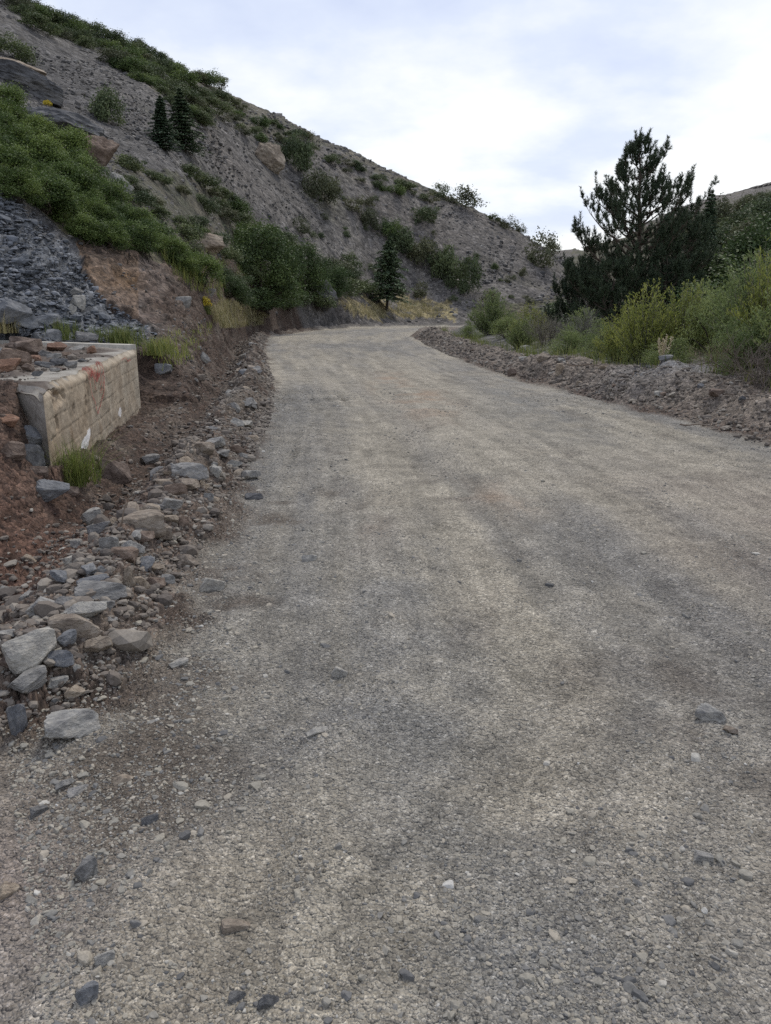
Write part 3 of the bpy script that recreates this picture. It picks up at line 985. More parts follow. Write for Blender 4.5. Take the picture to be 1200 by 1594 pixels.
# loose scree stones over the hill
M_scree = tint_mat('scree_stone', [(0, (.06, .059, .06)), (.3, (.112, .108, .105)), (.6, (.165, .154, .143)), (.85, (.225, .21, .19)), (1, (.34, .33, .30))])
n = 85000
r = np.exp(rng.uniform(math.log(16), math.log(135), n))
a = np.radians(rng.uniform(-29, 15, n))
x, y = np.sin(a) * r, np.cos(a) * r
z = hz(x, y)
ul, ur = road_u(x, y)
pp = np.c_[x, y, z]
qx, qy = project(pp)
bad = in_poly(qx, qy, LUSH) | (in_poly(qx, qy, SHALE) & (r < 30)) | (in_poly(qx, qy, ORANGE) & (r < 34) & (rng.uniform(size=n) < .8)) | (ul < 1.6) | (ur > ul) | (in_poly(qx, qy, DRY) & (r < 50))
dens = .42 + 1.5 * fbm(pp * [1, .5, 1], .16, 4, 95)
keep = ~bad & (rng.uniform(size=n) < dens)
x, y, z, r = x[keep], y[keep], z[keep], r[keep]
size = np.clip(np.exp(rng.normal(math.log(.00125), .55, len(x))) * r, .02, .0045 * r)
stone_cloud('scree', np.c_[x, y, z + size * .15], size, np.clip(rng.beta(2.2, 2.4, len(x)), 0, 1), M_scree, 1, seed=7)
# shale chips on the blue bank
M_chip = tint_mat('shale_chip', [(0, (.06, .066, .075)), (.4, (.115, .125, .14)), (.75, (.17, .18, .2)), (1, (.33, .34, .35))])
n = 9000
qx, qy = rng.uniform(-40, 300, n), rng.uniform(300, 535, n)
ok = in_poly(qx, qy, SHALE + [])
qx, qy = qx[ok], qy[ok]
hit = [ground(u, v, 8, 40) for u, v in zip(qx[:2600], qy[:2600])]
hit = np.array([h for h in hit if h is not None])
hit = hit[inside_quad(hit[:, 0], hit[:, 1], .1) < 0]
size = np.clip(np.exp(rng.normal(math.log(.034), .6, len(hit))), .015, .2)
stone_cloud('shale_debris', hit + np.c_[np.zeros((len(hit), 2)), size * .1], size, np.clip(rng.beta(2, 2.6, len(hit)), 0, 1), M_chip, 1, seed=8, flat=(.2, .6))


# ------------------------------------------------------------------ the concrete block
def concrete_mat():
    m, nt, b = nodes('old_concrete')
    tc = N(nt, 'ShaderNodeTexCoord').outputs['Object']
    at_ = N(nt, 'ShaderNodeAttribute', attribute_name='col').outputs['Color']
    n1 = noise_n(nt, tc, 3.5, 8, .7)
    n2 = noise_n(nt, tc, 38, 6, .75)
    c = mixrgb(nt, 1, at_, ramp(nt, n1, [(.3, (.66, .62, .58)), (.7, (1.22, 1.22, 1.22))]), 'MULTIPLY')
    c = mixrgb(nt, 1, c, ramp(nt, n2, [(.3, (.78, .78, .78)), (.7, (1.18, 1.18, 1.18))]), 'MULTIPLY')
    nt.links.new(c, b.inputs['Base Color'])
    nb = bump(nt, b, n2, .4, .01)
    bump(nt, b, n1, .2, .02, nb)
    return m


M_conc = concrete_mat()


def wall_face(a, b, z0, ztop, n_out, ns, nh, rough, seed, batter=.0):
    """a board marked concrete face from plan point a to b; returns verts, faces, colours"""
    L = np.linalg.norm(b - a)
    s = np.linspace(0, 1, ns)
    t = np.linspace(0, 1, nh)
    S, T = np.meshgrid(s, t, indexing='ij')
    S, T = S.ravel(), T.ravel()
    top = ztop(S)
    x = a[0] + (b[0] - a[0]) * S
    y = a[1] + (b[1] - a[1]) * S
    z = z0 + (top - z0) * T
    w = np.c_[S * L, z, np.zeros_like(S)]
    n1 = fbm(w, 1.2, 3, seed)
    n2 = fbm(w, 5, 4, seed + 1)
    n3 = fbm(w, 18, 3, seed + 2)
    course = .165
    zz = z + .012 * n1 + .008 * n2
    row = np.floor(zz / course)
    fr = np.abs(zz / course - row - .5) * 2                    # 1 at the joint
    joint = sstep(.86, .96, fr) * np.clip(.8 + 1.0 * n2, 0, 1)
    sx = S * L + .06 * n1 + (np.mod(row, 2) * .31)
    fx = np.abs(sx / .68 - np.floor(sx / .68) - .5) * 2
    vj = sstep(.95, .99, fx) * .7 * np.clip(.4 + 1.6 * n1, 0, 1)
    lip = (hf(row.astype(np.int32), np.floor(sx / .68).astype(np.int32), np.zeros(len(S), np.int32), seed) - .5)
    g = np.maximum(joint, vj) * np.clip(.75 + 1.2 * n1, .2, 1)
    d = rough * (.011 * n2 + .005 * n3 + .012 * lip * .6) - .007 * g
    d -= .10 * sstep(.93, 1, T) ** 2 * (.6 + .6 * n2)           # worn arris
    d -= .09 * np.clip(n2 * 1.8 - .35, 0, 1) * sstep(.35, .0, np.abs(S - .13)) * sstep(.6, .8, T)
    d *= sstep(0, .025, S) * sstep(0, .025, 1 - S)
    d += batter * (1 - T)
    P = np.c_[x + n_out[0] * d, y + n_out[1] * d, z]
    base = mixc(C(.33, .265, .19)[None], C(.36, .32, .255)[None], np.clip(.15 + .8 * S + .7 * n1, 0, 1))
    base = mixc(base, C(.22, .155, .095)[None], np.clip(1.1 * n2 + .3 * n1 + .1 - .35 * S, 0, 1) * .75)
    base = mixc(base, C(.17, .13, .09)[None], np.maximum(joint, .6 * vj) * .42)
    base = mixc(base, C(.42, .37, .29)[None], np.clip(lip * 1.6, 0, 1) * .22)
    run = fbm(np.c_[S * L * 5, z * .4, np.zeros_like(S)], 1.0, 3, seed + 5)
    base = mixc(base, C(.20, .16, .12)[None], np.clip(run * 1.6 - .2, 0, 1) * .5)
    base = mixc(base, C(.40, .37, .31)[None], sstep(.95, 1, T) * .35)
    I = np.arange(ns * nh).reshape(ns, nh)
    f = np.stack([I[:-1, :-1], I[1:, :-1], I[1:, 1:], I[:-1, 1:]], -1).reshape(-1, 4)
    return P, f, base


def outn(a, b):
    e = (b - a) / np.linalg.norm(b - a)
    n = np.array([e[1], -e[0]])
    c = (BA + BB + BC + BD) / 4
    return n if np.dot(n, a - c) > 0 else -n


wall = tag(link('concrete_block', None, (0, 0, 0)), 'weathered tan concrete block with red scrawl beside the left ditch', 'concrete block')
nR, nF = outn(BA, BB), outn(BA, BD)
cpos = BA


def top_r(S):
    w = np.c_[S * 6.6, np.zeros_like(S), np.zeros_like(S)]
    return BTOP - .02 - .05 * sstep(.10, .0, S) - .03 * np.clip(fbm(w, 2.2, 4, 120), 0, 1) * sstep(.62, .5, S)


Pm, fm, cm = wall_face(BA, BB, -.45, top_r, nR, 420, 110, 1.0, 121)
WALLP = Pm
# a white washed streak low on the face
dA = np.hypot((Pm[:, 1] - 8.15) / .35, (Pm[:, 2] - (.20 + .22 * (Pm[:, 1] - 8.15))) / .075)
dB = np.hypot((Pm[:, 1] - 10.75) / .16, (Pm[:, 2] - .2) / .05)
nw = fbm(Pm, 5, 3, 130)
cm = mixc(cm, C(.72, .72, .72)[None], (np.minimum(dA, dB) + .5 * nw < 1).astype(float) * .9)
link('side_face', new_mesh('side_face', Pm, fm, M_conc, cm, None, True), parent=wall)
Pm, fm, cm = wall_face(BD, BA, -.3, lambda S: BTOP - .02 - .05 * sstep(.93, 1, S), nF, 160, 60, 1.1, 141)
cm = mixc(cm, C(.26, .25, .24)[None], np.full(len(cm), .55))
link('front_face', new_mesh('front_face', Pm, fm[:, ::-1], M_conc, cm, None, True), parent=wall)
Pm, fm, cm = wall_face(BB, BC, -.2, lambda S: np.full_like(S, BTOP - .02), outn(BB, BC), 100, 40, .6, 151)
link('rear_face', new_mesh('rear_face', Pm, fm[:, ::-1], M_conc, cm, None, True), parent=wall)
# the slab on top
ns, nt_ = 160, 120
S, T = np.meshgrid(np.linspace(-.003, 1.004, ns), np.linspace(.012, 1, nt_), indexing='ij')
S, T = S.ravel(), T.ravel()
xy = (BA[None] * (1 - S)[:, None] + BB[None] * S[:, None]) * (1 - T)[:, None] + (BD[None] * (1 - S)[:, None] + BC[None] * S[:, None]) * T[:, None]
w3 = np.c_[xy, np.zeros(len(xy))]
tn = fbm(w3, 2, 4, 160)
zt = BTOP - .02 + .012 * tn + .006 * fbm(w3, 14, 3, 161)
zt += (.03 * worley(w3, 9, 162)[0] + .05 * fbm(w3, 3, 3, 163)) * sstep(.1, .25, T + .2 * tn) * sstep(1.0, .9, S)
zt -= .07 * sstep(.05, .0, T) ** 2 + .06 * sstep(.03, 0, S) ** 2
tc_ = mixc(C(.46, .44, .39)[None], C(.33, .30, .26)[None], np.clip(.4 + 1.1 * tn, 0, 1))
tc_ = mixc(tc_ * .66, C(.085, .068, .057)[None], sstep(.05, .17, T + .25 * tn) * sstep(1.02, .88, S + .1 * tn) * .95)
I = np.arange(ns * nt_).reshape(ns, nt_)
ft = np.stack([I[:-1, :-1], I[1:, :-1], I[1:, 1:], I[:-1, 1:]], -1).reshape(-1, 4)
link('top_slab', new_mesh('top_slab', np.c_[xy, zt], ft, M_conc, tc_, None, True), parent=wall)
# low kerb at the back edge of the slab
bm = bmesh.new()
e = (BC - BB) / np.linalg.norm(BC - BB)
nn_ = outn(BB, BC)
for k in range(24):
    s0, s1 = k / 24, (k + 1) / 24
    pa, pb = BB + e * s0 * 4.2, BB + e * s1 * 4.2
    q = [bm.verts.new((*(p_ + nn_ * o_), z_)) for p_ in (pa, pb) for (o_, z_) in ((.004, BTOP - .06), (-.16, BTOP - .06), (-.15, BTOP + .055), (-.004, BTOP + .06))]
    for A_ in ((0, 4, 7, 3), (3, 7, 6, 2), (2, 6, 5, 1)):
        bm.faces.new([q[i] for i in A_])
    if k == 0:
        bm.faces.new([q[i] for i in (0, 3, 2, 1)])
bmesh.ops.remove_doubles(bm, verts=bm.verts, dist=1e-4)
bmesh.ops.recalc_face_normals(bm, faces=bm.faces)
me = bpy.data.meshes.new('kerb')
bm.to_mesh(me)
bm.free()
me.materials.append(M_conc)
ca_ = me.attributes.new('col', 'FLOAT_COLOR', 'POINT')
ca_.data.foreach_set('color', np.tile([.45, .43, .38, 1], len(me.vertices)).astype(np.float32))
link('kerb', me, parent=wall)

# red scrawl sprayed on the side face
m_, nt, b = nodes('red_spray_paint')
tcn = N(nt, 'ShaderNodeTexCoord').outputs['Object']
fac = noise_n(nt, tcn, 22, 5, .75)
b.inputs['Base Color'].default_value = (.36, .085, .07, 1)
tr_ = N(nt, 'ShaderNodeBsdfTransparent')
mx = N(nt, 'ShaderNodeMixShader')
cr = N(nt, 'ShaderNodeValToRGB')
cr.color_ramp.elements[0].position, cr.color_ramp.elements[1].position = .42, .66
cr.color_ramp.elements[0].color, cr.color_ramp.elements[1].color = (.25, .25, .25, 1), (.85, .85, .85, 1)
nt.links.new(fac, cr.inputs[0])
nt.links.new(cr.outputs[0], mx.inputs[0])
nt.links.new(tr_.outputs[0], mx.inputs[1])
nt.links.new(b.outputs[0], mx.inputs[2])
nt.links.new(mx.outputs[0], nt.nodes['Material Output'].inputs['Surface'])
M_red = m_


def face_pt(px, py):
    """point on the side face plane seen at the photo position"""
    d = ray(px, py)
    o = np.array([0, 0, CAMZ])
    n3 = np.array([nR[0], nR[1], 0])
    t = np.dot(np.array([BA[0], BA[1], 0]) + n3 * .042 - o, n3) / np.dot(d, n3)
    return o + d * t


def stroke(pix, width):
    P = np.array([face_pt(*q_) for q_ in pix])
    # resample
    seg = np.r_[0, np.cumsum(np.linalg.norm(np.diff(P, axis=0), axis=1))]
    t = np.linspace(0, seg[-1], 40)
    P = np.c_[[np.interp(t, seg, P[:, k]) for k in range(3)]].T
    for _ in range(3):
        P[1:-1] = (P[:-2] + 2 * P[1:-1] + P[2:]) / 4
    nr3 = np.array([nR[0], nR[1], 0])
    kk = [np.argsort((WALLP[:, 1] - p_[1]) ** 2 + (WALLP[:, 2] - p_[2]) ** 2)[:14] for p_ in P]
    off_ = np.array([(WALLP[k_] @ nr3).max() for k_ in kk])
    off_[1:-1] = np.maximum(off_[1:-1], np.maximum(off_[:-2], off_[2:]))
    P = P + nr3 * (off_ + .006 - P @ nr3)[:, None]
    tg = np.gradient(P, axis=0)
    tg /= np.linalg.norm(tg, axis=1)[:, None] + 1e-9
    sd = np.cross(tg, np.array([nR[0], nR[1], 0]))
    wv = width * (.7 + .5 * fbm(P * 1.0, 6, 2, 170) + .3 * rng.uniform(size=40))[:, None]
    return np.r_[P + sd * wv, P - sd * wv]


cx = lambda x, y: (x / 4.8, 500 + y / 4.8)
strokes = [
    [cx(672, 360), cx(690, 345), cx(715, 350), cx(735, 420), cx(745, 470), cx(748, 410), cx(755, 330), cx(770, 300), cx(790, 330), cx(802, 400), cx(800, 520), cx(775, 620), cx(755, 690)],
    [cx(680, 380), cx(690, 450), cx(705, 530), cx(735, 610), cx(755, 690)],
    [cx(672, 350), cx(700, 400), cx(730, 370), cx(745, 410), cx(765, 400)],
    [cx(690, 350), cx(740, 450), cx(760, 400), cx(775, 310)],
    [cx(765, 480), cx(785, 380), cx(792, 450), cx(770, 530)],
    [cx(690, 440), cx(705, 360), cx(722, 470), cx(730, 520)],
    [cx(925, 290), cx(945, 270), cx(965, 300), cx(985, 285), cx(990, 310)],
]
wd = [.026, .018, .034, .024, .02, .024, .014]
V, Fs, off = [], [], 0
for k, s in enumerate(strokes):
    v = stroke(s, wd[k])
    v = v + np.array([nR[0], nR[1], 0]) * (.0025 * k)
    i = np.arange(39)
    Fs.append(np.c_[i, i + 1, i + 41, i + 40] + off)
    V.append(v)
    off += len(v)
tag(link('graffiti', new_mesh('graffiti', np.concatenate(V[:6]), np.concatenate(Fs[:6]), M_red), parent=wall), 'faded red spray scrawl')
tag(link('graffiti', new_mesh('graffiti_faint', V[6], Fs[6] - 6 * 80, M_red), parent=wall), 'faint red spray mark')


# ------------------------------------------------------------------ plants
def tube(path, rad, nseg=5):
    path = np.asarray(path, float)
    n = len(path)
    rad = np.broadcast_to(rad, n)
    t = np.gradient(path, axis=0)
    t /= np.linalg.norm(t, axis=1)[:, None] + 1e-9
    ref = np.where(np.abs(t[:, 2:3]) > .9, [[1., 0, 0]], [[0, 0, 1.]])
    u = np.cross(t, ref)
    u /= np.linalg.norm(u, axis=1)[:, None] + 1e-9
    w = np.cross(t, u)
    th = np.arange(nseg) * 2 * np.pi / nseg
    V = path[:, None] + rad[:, None, None] * (u[:, None] * np.cos(th)[None, :, None] + w[:, None] * np.sin(th)[None, :, None])
    i, j = np.meshgrid(np.arange(n - 1), np.arange(nseg), indexing='ij')
    i, j = i.ravel(), j.ravel()
    j2 = (j + 1) % nseg
    return V.reshape(-1, 3), np.c_[i * nseg + j, i * nseg + j2, (i + 1) * nseg + j2, (i + 1) * nseg + j]


class Bag:
    def __init__(s):
        s.v, s.f, s.t, s.n = [], [], [], 0

    def add(s, v, f, tint=.5):
        s.v.append(v)
        s.f.append(f + s.n)
        s.t.append(np.broadcast_to(tint, len(v)))
        s.n += len(v)

    def mesh(s, name, mat, smooth=False):
        return new_mesh(name, np.concatenate(s.v), np.concatenate(s.f), mat, None, {'tint': np.concatenate(s.t)}, smooth)


def leaf_mat(name, stops, trans=.3, rough=.6):
    m, nt, b = nodes(name)
    a = N(nt, 'ShaderNodeAttribute', attribute_name='tint').outputs['Fac']
    oi = N(nt, 'ShaderNodeObjectInfo').outputs['Random']
    c = ramp(nt, a, stops)
    c = mixrgb(nt, 1, c, ramp(nt, oi, [(0, (.78, .82, .85)), (1, (1.2, 1.15, 1.05))]), 'MULTIPLY')
    nt.links.new(c, b.inputs['Base Color'])
    b.inputs['Roughness'].default_value = rough
    tl = N(nt, 'ShaderNodeBsdfTranslucent')
    nt.links.new(c, tl.inputs['Color'])
    mx = N(nt, 'ShaderNodeMixShader')
    mx.inputs[0].default_value = trans
    nt.links.new(b.outputs[0], mx.inputs[1])
    nt.links.new(tl.outputs[0], mx.inputs[2])
    nt.links.new(mx.outputs[0], nt.nodes['Material Output'].inputs['Surface'])
    return m


M_oak = leaf_mat('dark_oak_leaf', [(0, (.030, .050, .022)), (.5, (.062, .096, .036)), (1, (.12, .17, .06))], .22)
M_lush = leaf_mat('bright_leaf', [(0, (.034, .058, .019)), (.5, (.092, .138, .04)), (1, (.20, .262, .08))], .32)
M_hillb = leaf_mat('hill_shrub_leaf', [(0, (.042, .060, .031)), (.5, (.085, .112, .054)), (1, (.155, .19, .085))], .2)
M_broom = leaf_mat('broom_leaf', [(0, (.085, .11, .028)), (.5, (.19, .225, .055)), (1, (.33, .345, .10))], .35)
M_willow = leaf_mat('willow_leaf', [(0, (.075, .11, .04)), (.5, (.155, .20, .075)), (1, (.27, .32, .14))], .35)
M_needle = leaf_mat('pine_needle', [(0, (.026, .040, .025)), (.5, (.052, .075, .043)), (1, (.095, .125, .068))], .08)
M_fir = leaf_mat('cedar_needle', [(0, (.04, .066, .042)), (.5, (.085, .125, .075)), (1, (.16, .21, .12))], .1)
M_dryg = leaf_mat('dry_grass_blade', [(0, (.22, .21, .09)), (.5, (.34, .305, .16)), (1, (.46, .40, .26))], .35)
M_greeng = leaf_mat('green_grass_blade', [(0, (.08, .11, .03)), (.5, (.16, .19, .055)), (1, (.27, .27, .09))], .3)
M_yellow = leaf_mat('yellow_flower', [(0, (.35, .28, .03)), (.5, (.52, .42, .04)), (1, (.6, .5, .08))], .2)
M_seed = leaf_mat('pale_seed_head', [(0, (.42, .37, .28)), (1, (.55, .5, .4))], .2)
M_dead = leaf_mat('dead_twig', [(0, (.10, .075, .06)), (.5, (.17, .135, .11)), (1, (.26, .20, .165))], 0, .9)
M_greytw = leaf_mat('grey_twig', [(0, (.10, .095, .08)), (.5, (.17, .16, .135)), (1, (.25, .235, .2))], 0, .9)
M_bark = leaf_mat('bark', [(0, (.045, .036, .03)), (1, (.10, .08, .065))], 0, .95)


def leaves(P, Nn, L, W, tint, droop=None):
    """diamond leaves at P with facing normals Nn"""
    n = len(P)
    g = rng
    Nn = Nn / (np.linalg.norm(Nn, axis=1)[:, None] + 1e-9)
    r = g.normal(size=(n, 3)) if droop is None else droop
    u = np.cross(Nn, r)
    u /= np.linalg.norm(u, axis=1)[:, None] + 1e-9
    w = np.cross(Nn, u)
    L = np.broadcast_to(L, n)[:, None]
    W = np.broadcast_to(W, n)[:, None]
    V = np.stack([P - u * L * .5, P + w * W * .5 + Nn * L * .06, P + u * L * .5, P - w * W * .5 + Nn * L * .06], 1).reshape(-1, 3)
    F_ = np.arange(n * 4).reshape(n, 4)
    return V, F_, np.repeat(tint, 4)


def rdir(n, zmin=-1.):
    z = rng.uniform(zmin, 1, n)
    a = rng.uniform(0, 6.2832, n)
    s = np.sqrt(1 - z * z)
    return np.c_[s * np.cos(a), s * np.sin(a), z]


def bush_mesh(name, mat, lobes=26, nleaf=5200, leaf=.045, h=.85, r0=.5, aspect=.62, puff=(.12, .22)):
    """unit wide shrub: clumps of leaves over rounded lobes"""
    c = rdir(lobes, -.38) * rng.uniform(.35, 1, (lobes, 1)) ** .6
    rad = rng.uniform(*puff, lobes)
    c = c * [r0 - .12, r0 - .12, h * .62] + [0, 0, h * .28]
    c[:, 2] = np.maximum(c[:, 2], .05)
    c[:, 0] *= rng.uniform(.8, 1.15)
    c += rng.normal(0, .03, c.shape)
    k = rng.choice(lobes, nleaf, p=rad ** 2 / (rad ** 2).sum())
    d = rdir(nleaf, -.7)
    stray = rng.uniform(size=nleaf) < .24
    rr = rad[k] * np.where(stray, rng.uniform(1, 1.8, nleaf), rng.uniform(.55, 1.08, nleaf))
    P = c[k] + d * rr[:, None]
    P[:, 2] = np.abs(P[:, 2])
    lt = rng.uniform(0, 1, lobes)
    tint = np.clip(.68 * lt[k] + .36 * rng.uniform(size=nleaf), 0, 1)
    b = Bag()
    v, f, t = leaves(P, d + rng.normal(0, .6, (nleaf, 3)), leaf * rng.uniform(.6, 1.4, nleaf), leaf * aspect * rng.uniform(.7, 1.2, nleaf), tint)
    b.add(v, f, t)
    me = b.mesh(name, mat)
    s = Bag()
    for i in range(min(lobes, 14)):
        base = np.array([rng.normal(0, .06), rng.normal(0, .06), -.06])
        tt = np.linspace(0, 1, 6)[:, None]
        mid = base * (1 - tt) + c[i] * tt + np.array([0, 0, .1]) * tt * (1 - tt) + rng.normal(0, .012, (6, 3))
        v, f = tube(mid, np.linspace(.014, .004, 6), 4)
        s.add(v, f, rng.uniform())
    return me, s.mesh('stems', M_bark)


OAK = [bush_mesh('oak_shrub', M_oak) for _ in range(4)]
LUSHB = [bush_mesh('leafy_shrub', M_lush, lobes=54, nleaf=10500, leaf=.033, puff=(.06, .15)) for _ in range(4)]
M_olive = leaf_mat('olive_shrub_leaf', [(0, (.055, .062, .036)), (.5, (.10, .11, .06)), (1, (.17, .175, .10))], .2)
M_fresh = leaf_mat('fresh_shrub_leaf', [(0, (.04, .066, .026)), (.5, (.088, .13, .045)), (1, (.16, .215, .07))], .25)
HILLB = [bush_mesh('hill_shrub', [M_hillb, M_hillb, M_fresh, M_olive, M_hillb, M_fresh, M_hillb][k_], lobes=30, nleaf=3400, leaf=.046, h=.60, puff=(.06, .17)) for k_ in range(7)]
HILLS = [bush_mesh('hill_shrub_loose', [M_hillb, M_olive][k_ % 2], lobes=20, nleaf=1500, leaf=.06, h=.7, puff=(.06, .2)) for k_ in range(6)]
BIGB = [bush_mesh('large_shrub', M_oak, lobes=60, nleaf=20000, leaf=.024, h=.75, puff=(.07, .15)) for _ in range(2)]
LIGHTB = [bush_mesh('light_shrub', M_willow, lobes=30, nleaf=6000, leaf=.034, h=.9, puff=(.09, .17), aspect=.4) for _ in range(3)]


def plant(name, pair, px, py, w, h, label, cat='bush', group=None, stems=False, base=None, sink=.06, rmin=3, deep=1.0):
    """shrub whose foot is seen at (px, py), w x h in photo pixels"""
    p = ground(px, py, rmin) if base is None else base
    if p is None:
        return None
    dist = math.sqrt(p[0] ** 2 + p[1] ** 2 + (p[2] - CAMZ) ** 2)
    s = dist / F
    W, Hh = w * s, h * s
    me = pair[rng.integers(len(pair))]
    zmax = max(v.co.z for v in me[0].vertices) if 'zmax' not in me[0] else me[0]['zmax']
    me[0]['zmax'] = zmax
    o = link(name, me[0], (p[0], p[1], p[2] - sink * Hh), (0, 0, rng.uniform(0, 6.28)), (W, W * deep, Hh * (1 + sink) / zmax))
    tag(o, label, cat, group)
    if stems:
        link('stems', me[1], parent=o)
    return o


# --- single shrubs of the hill
SINGLE = [
    (170, 192, 64, 54, HILLB, 'round dark green bush alone on grey scree left of the two small firs'),
    (460, 264, 52, 58, HILLB, 'dark green bush right of the tan rock outcrop on the hill'),
    (500, 316, 62, 54, HILLB, 'dark bush below and right of the outcrop bush'),
    (662, 348, 52, 28, HILLB, 'low dark bush alone in the upper right of the scree'),
    (574, 356, 38, 36, HILLB, 'dark bush at the upper end of the diagonal shrub row'),
    (606, 372, 40, 36, HILLB, 'second bush from the upper end of the diagonal row'),
    (628, 392, 52, 42, HILLB, 'third bush from the upper end of the diagonal row'),
    (660, 412, 56, 46, HILLB, 'middle bush of the diagonal row on the scree'),
    (692, 432, 62, 54, HILLB, 'big green bush in lower half of diagonal row'),
    (724, 454, 56, 62, HILLB, 'lowest bush of the diagonal row on the scree'),
    (842, 414, 56, 56, HILLS, 'loose tall bush at right end of the hill near pine'),
    (858, 396, 30, 30, HILLS, 'small bush on skyline above the tall loose bush'),
    (718, 322, 60, 34, HILLS, 'big open bush on skyline above the right scree'),
    (684, 308, 34, 24, HILLS, 'open bush on skyline left of the big skyline bush'),
    (790, 358, 30, 22, HILLS, 'bush on skyline right of the big skyline bush'),
    (810, 364, 20, 16, HILLS, 'small round bush on skyline near right end'),
    (768, 346, 24, 14, HILLS, 'low bush on skyline between two taller skyline bushes'),
    (466, 362, 40, 26, HILLS, 'thin brownish bush mid scree above the large round shrub'),
    (548, 330, 46, 22, HILLS, 'thin low bush on scree right of the outcrop bushes'),
    (500, 372, 16, 10, HILLB, 'small dark bush in the middle of the scree'),
    (566, 320, 34, 16, HILLS, 'small thin bush under the skyline in mid hill'),
    (588, 294, 22, 12, HILLB, 'small bush just under the skyline'),
    (618, 296, 12, 10, HILLB, 'tiny dark bush below the skyline'),
    (740, 402, 14, 8, HILLB, 'tiny bush right of the diagonal row'),
    (545, 418, 40, 28, HILLS, 'sparse bush on scree behind the small cedar'),
    (760, 470, 34, 20, HILLS, 'sparse brown bush at foot of the scree'),
    (655, 462, 30, 26, HILLS, 'sparse bush at hill foot right of the cedar'),
    (790, 440, 18, 12, HILLS, 'small sparse bush on right scree'),
    (770, 420, 14, 10, HILLB, 'small dark bush on right scree'),
    (815, 430, 20, 14, HILLS, 'small sparse bush below the tall loose bush'),
    (540, 460, 60, 30, HILLS, 'pale loose shrub on hill foot left of the cedar'),
    (120, 66, 26, 14, HILLB, 'dark bush on upper scree beneath the ridge shrubs'),
    (18, 92, 60, 30, HILLB, 'dark bush at far left above the rock ledge'),
]
for (px, py, w, h, pr, lb) in SINGLE:
    plant('shrub', pr, px, py, w, h, lb, rmin=10)


def fill(poly, n, pr, wr, hr, label, group, name='shrub', stems=False, rmin=10, cat='bush', mind=.45, yspan=1.0):
    xs, ys = [p_[0] for p_ in poly], [p_[1] for p_ in poly]
    placed = []
    tries = 0
    while len(placed) < n and tries < n * 40:
        tries += 1
        px, py = rng.uniform(max(min(xs), -70), min(max(xs), 1270)), rng.uniform(max(min(ys), -40), max(ys))
        if not in_poly(np.array([px]), np.array([py]), poly)[0]:
            continue
        k = rng.uniform()
        w = wr[0] + (wr[1] - wr[0]) * k
        if any((px - a_) ** 2 + (py - b_) ** 2 * 2 < (mind * (w + c_) * .5) ** 2 for a_, b_, c_ in placed):
            continue
        o = plant(name, pr, px, py, w, hr[0] + (hr[1] - hr[0]) * k, label, cat, group, stems, rmin=rmin)
        if o:
            placed.append((px, py, w))
    return len(placed)


fill([(-60, -60), (20, 14), (60, 50), (150, 82), (180, 106), (262, 165), (318, 200), (345, 170), (330, 128), (200, 66), (75, 5)], 74, HILLB, (28, 58), (12, 22), 'green shrub in the dense band along the skyline of left hill', 'shrubs along the hill skyline', mind=.27)
fill([(335, 150), (430, 190), (520, 238), (600, 282), (680, 312), (680, 326), (600, 302), (520, 268), (430, 236), (345, 196)], 44, HILLB + HILLS, (14, 38), (6, 16), 'small shrub under the skyline of left hill', 'small shrubs below the skyline', mind=.3)
fill(MIDGREEN, 48, HILLB, (32, 66), (14, 28), 'low dark shrub of the green patch at the foot of scree', 'low shrubs at the foot of the scree', rmin=14, mind=.36)
LUSHF = [(-20, 165), (60, 215), (130, 275), (170, 330), (265, 395), (305, 440), (262, 422), (150, 382), (100, 372), (50, 332), (0, 292), (-20, 285)]
fill(LUSHF, 40, LUSHB, (56, 112), (34, 62), 'bright green leafy bush in the thicket over the shale bank', 'bright bushes above the shale bank', 'leafy_bush', True, 12, mind=.42)
fill([(420, 240), (560, 300), (720, 390), (840, 440), (860, 480), (600, 470), (480, 400)], 38, HILLS + HILLB[:2], (8, 20), (5, 12), 'tiny dry bush dotted on the open scree', 'tiny bushes on the open scree')
fill([(1060, 375), (1200, 318), (1270, 300), (1270, 470), (1200, 470), (1110, 450)], 38, [HILLB[0], HILLB[1], HILLB[3], OAK[0]], (36, 80), (24, 50), 'dark green shrub covering the slope behind the right bushes', 'shrubs on the right slope', mind=.35)
fill([(1000, 352), (1090, 328), (1270, 285), (1270, 320), (1100, 350), (1010, 372)], 24, HILLB, (12, 30), (6, 14), 'small shrub on the far right hill top', 'shrubs on the far right hill', rmin=60, mind=.35)

# --- left middle: the big round shrub and neighbours
BIG = [(405, 470, 150, 122, BIGB, 'large dark round shrub on left bank above the dry grass'),
       (468, 462, 100, 88, BIGB, 'dark green shrub joined to right of the large round shrub'),
       (515, 462, 78, 62, BIGB, 'lower green shrub at right end of the shrub group'),
       (352, 462, 80, 46, BIGB, 'dark shrub low in front of large shrub, left'),
       (310, 440, 70, 50, LUSHB, 'bright bush at right end of the thicket over bank'),
       (385, 400, 100, 50, LUSHB, 'bright green shrub topping the large round shrub'),
       (398, 482, 84, 36, OAK, 'low dark shrub at foot of the large round shrub'), (445, 480, 76, 34, OAK, 'low shrub at foot of the joined right shrub'),
       (368, 476, 60, 34, OAK, 'low shrub beside the dry grass under large shrub'), (490, 478, 60, 26, HILLB, 'low straggly shrub over the grey rubble knob')]
for (px, py, w, h, pr, lb) in BIG:
    plant('large_shrub', pr, px, py, w, h, lb, stems=True, rmin=12)


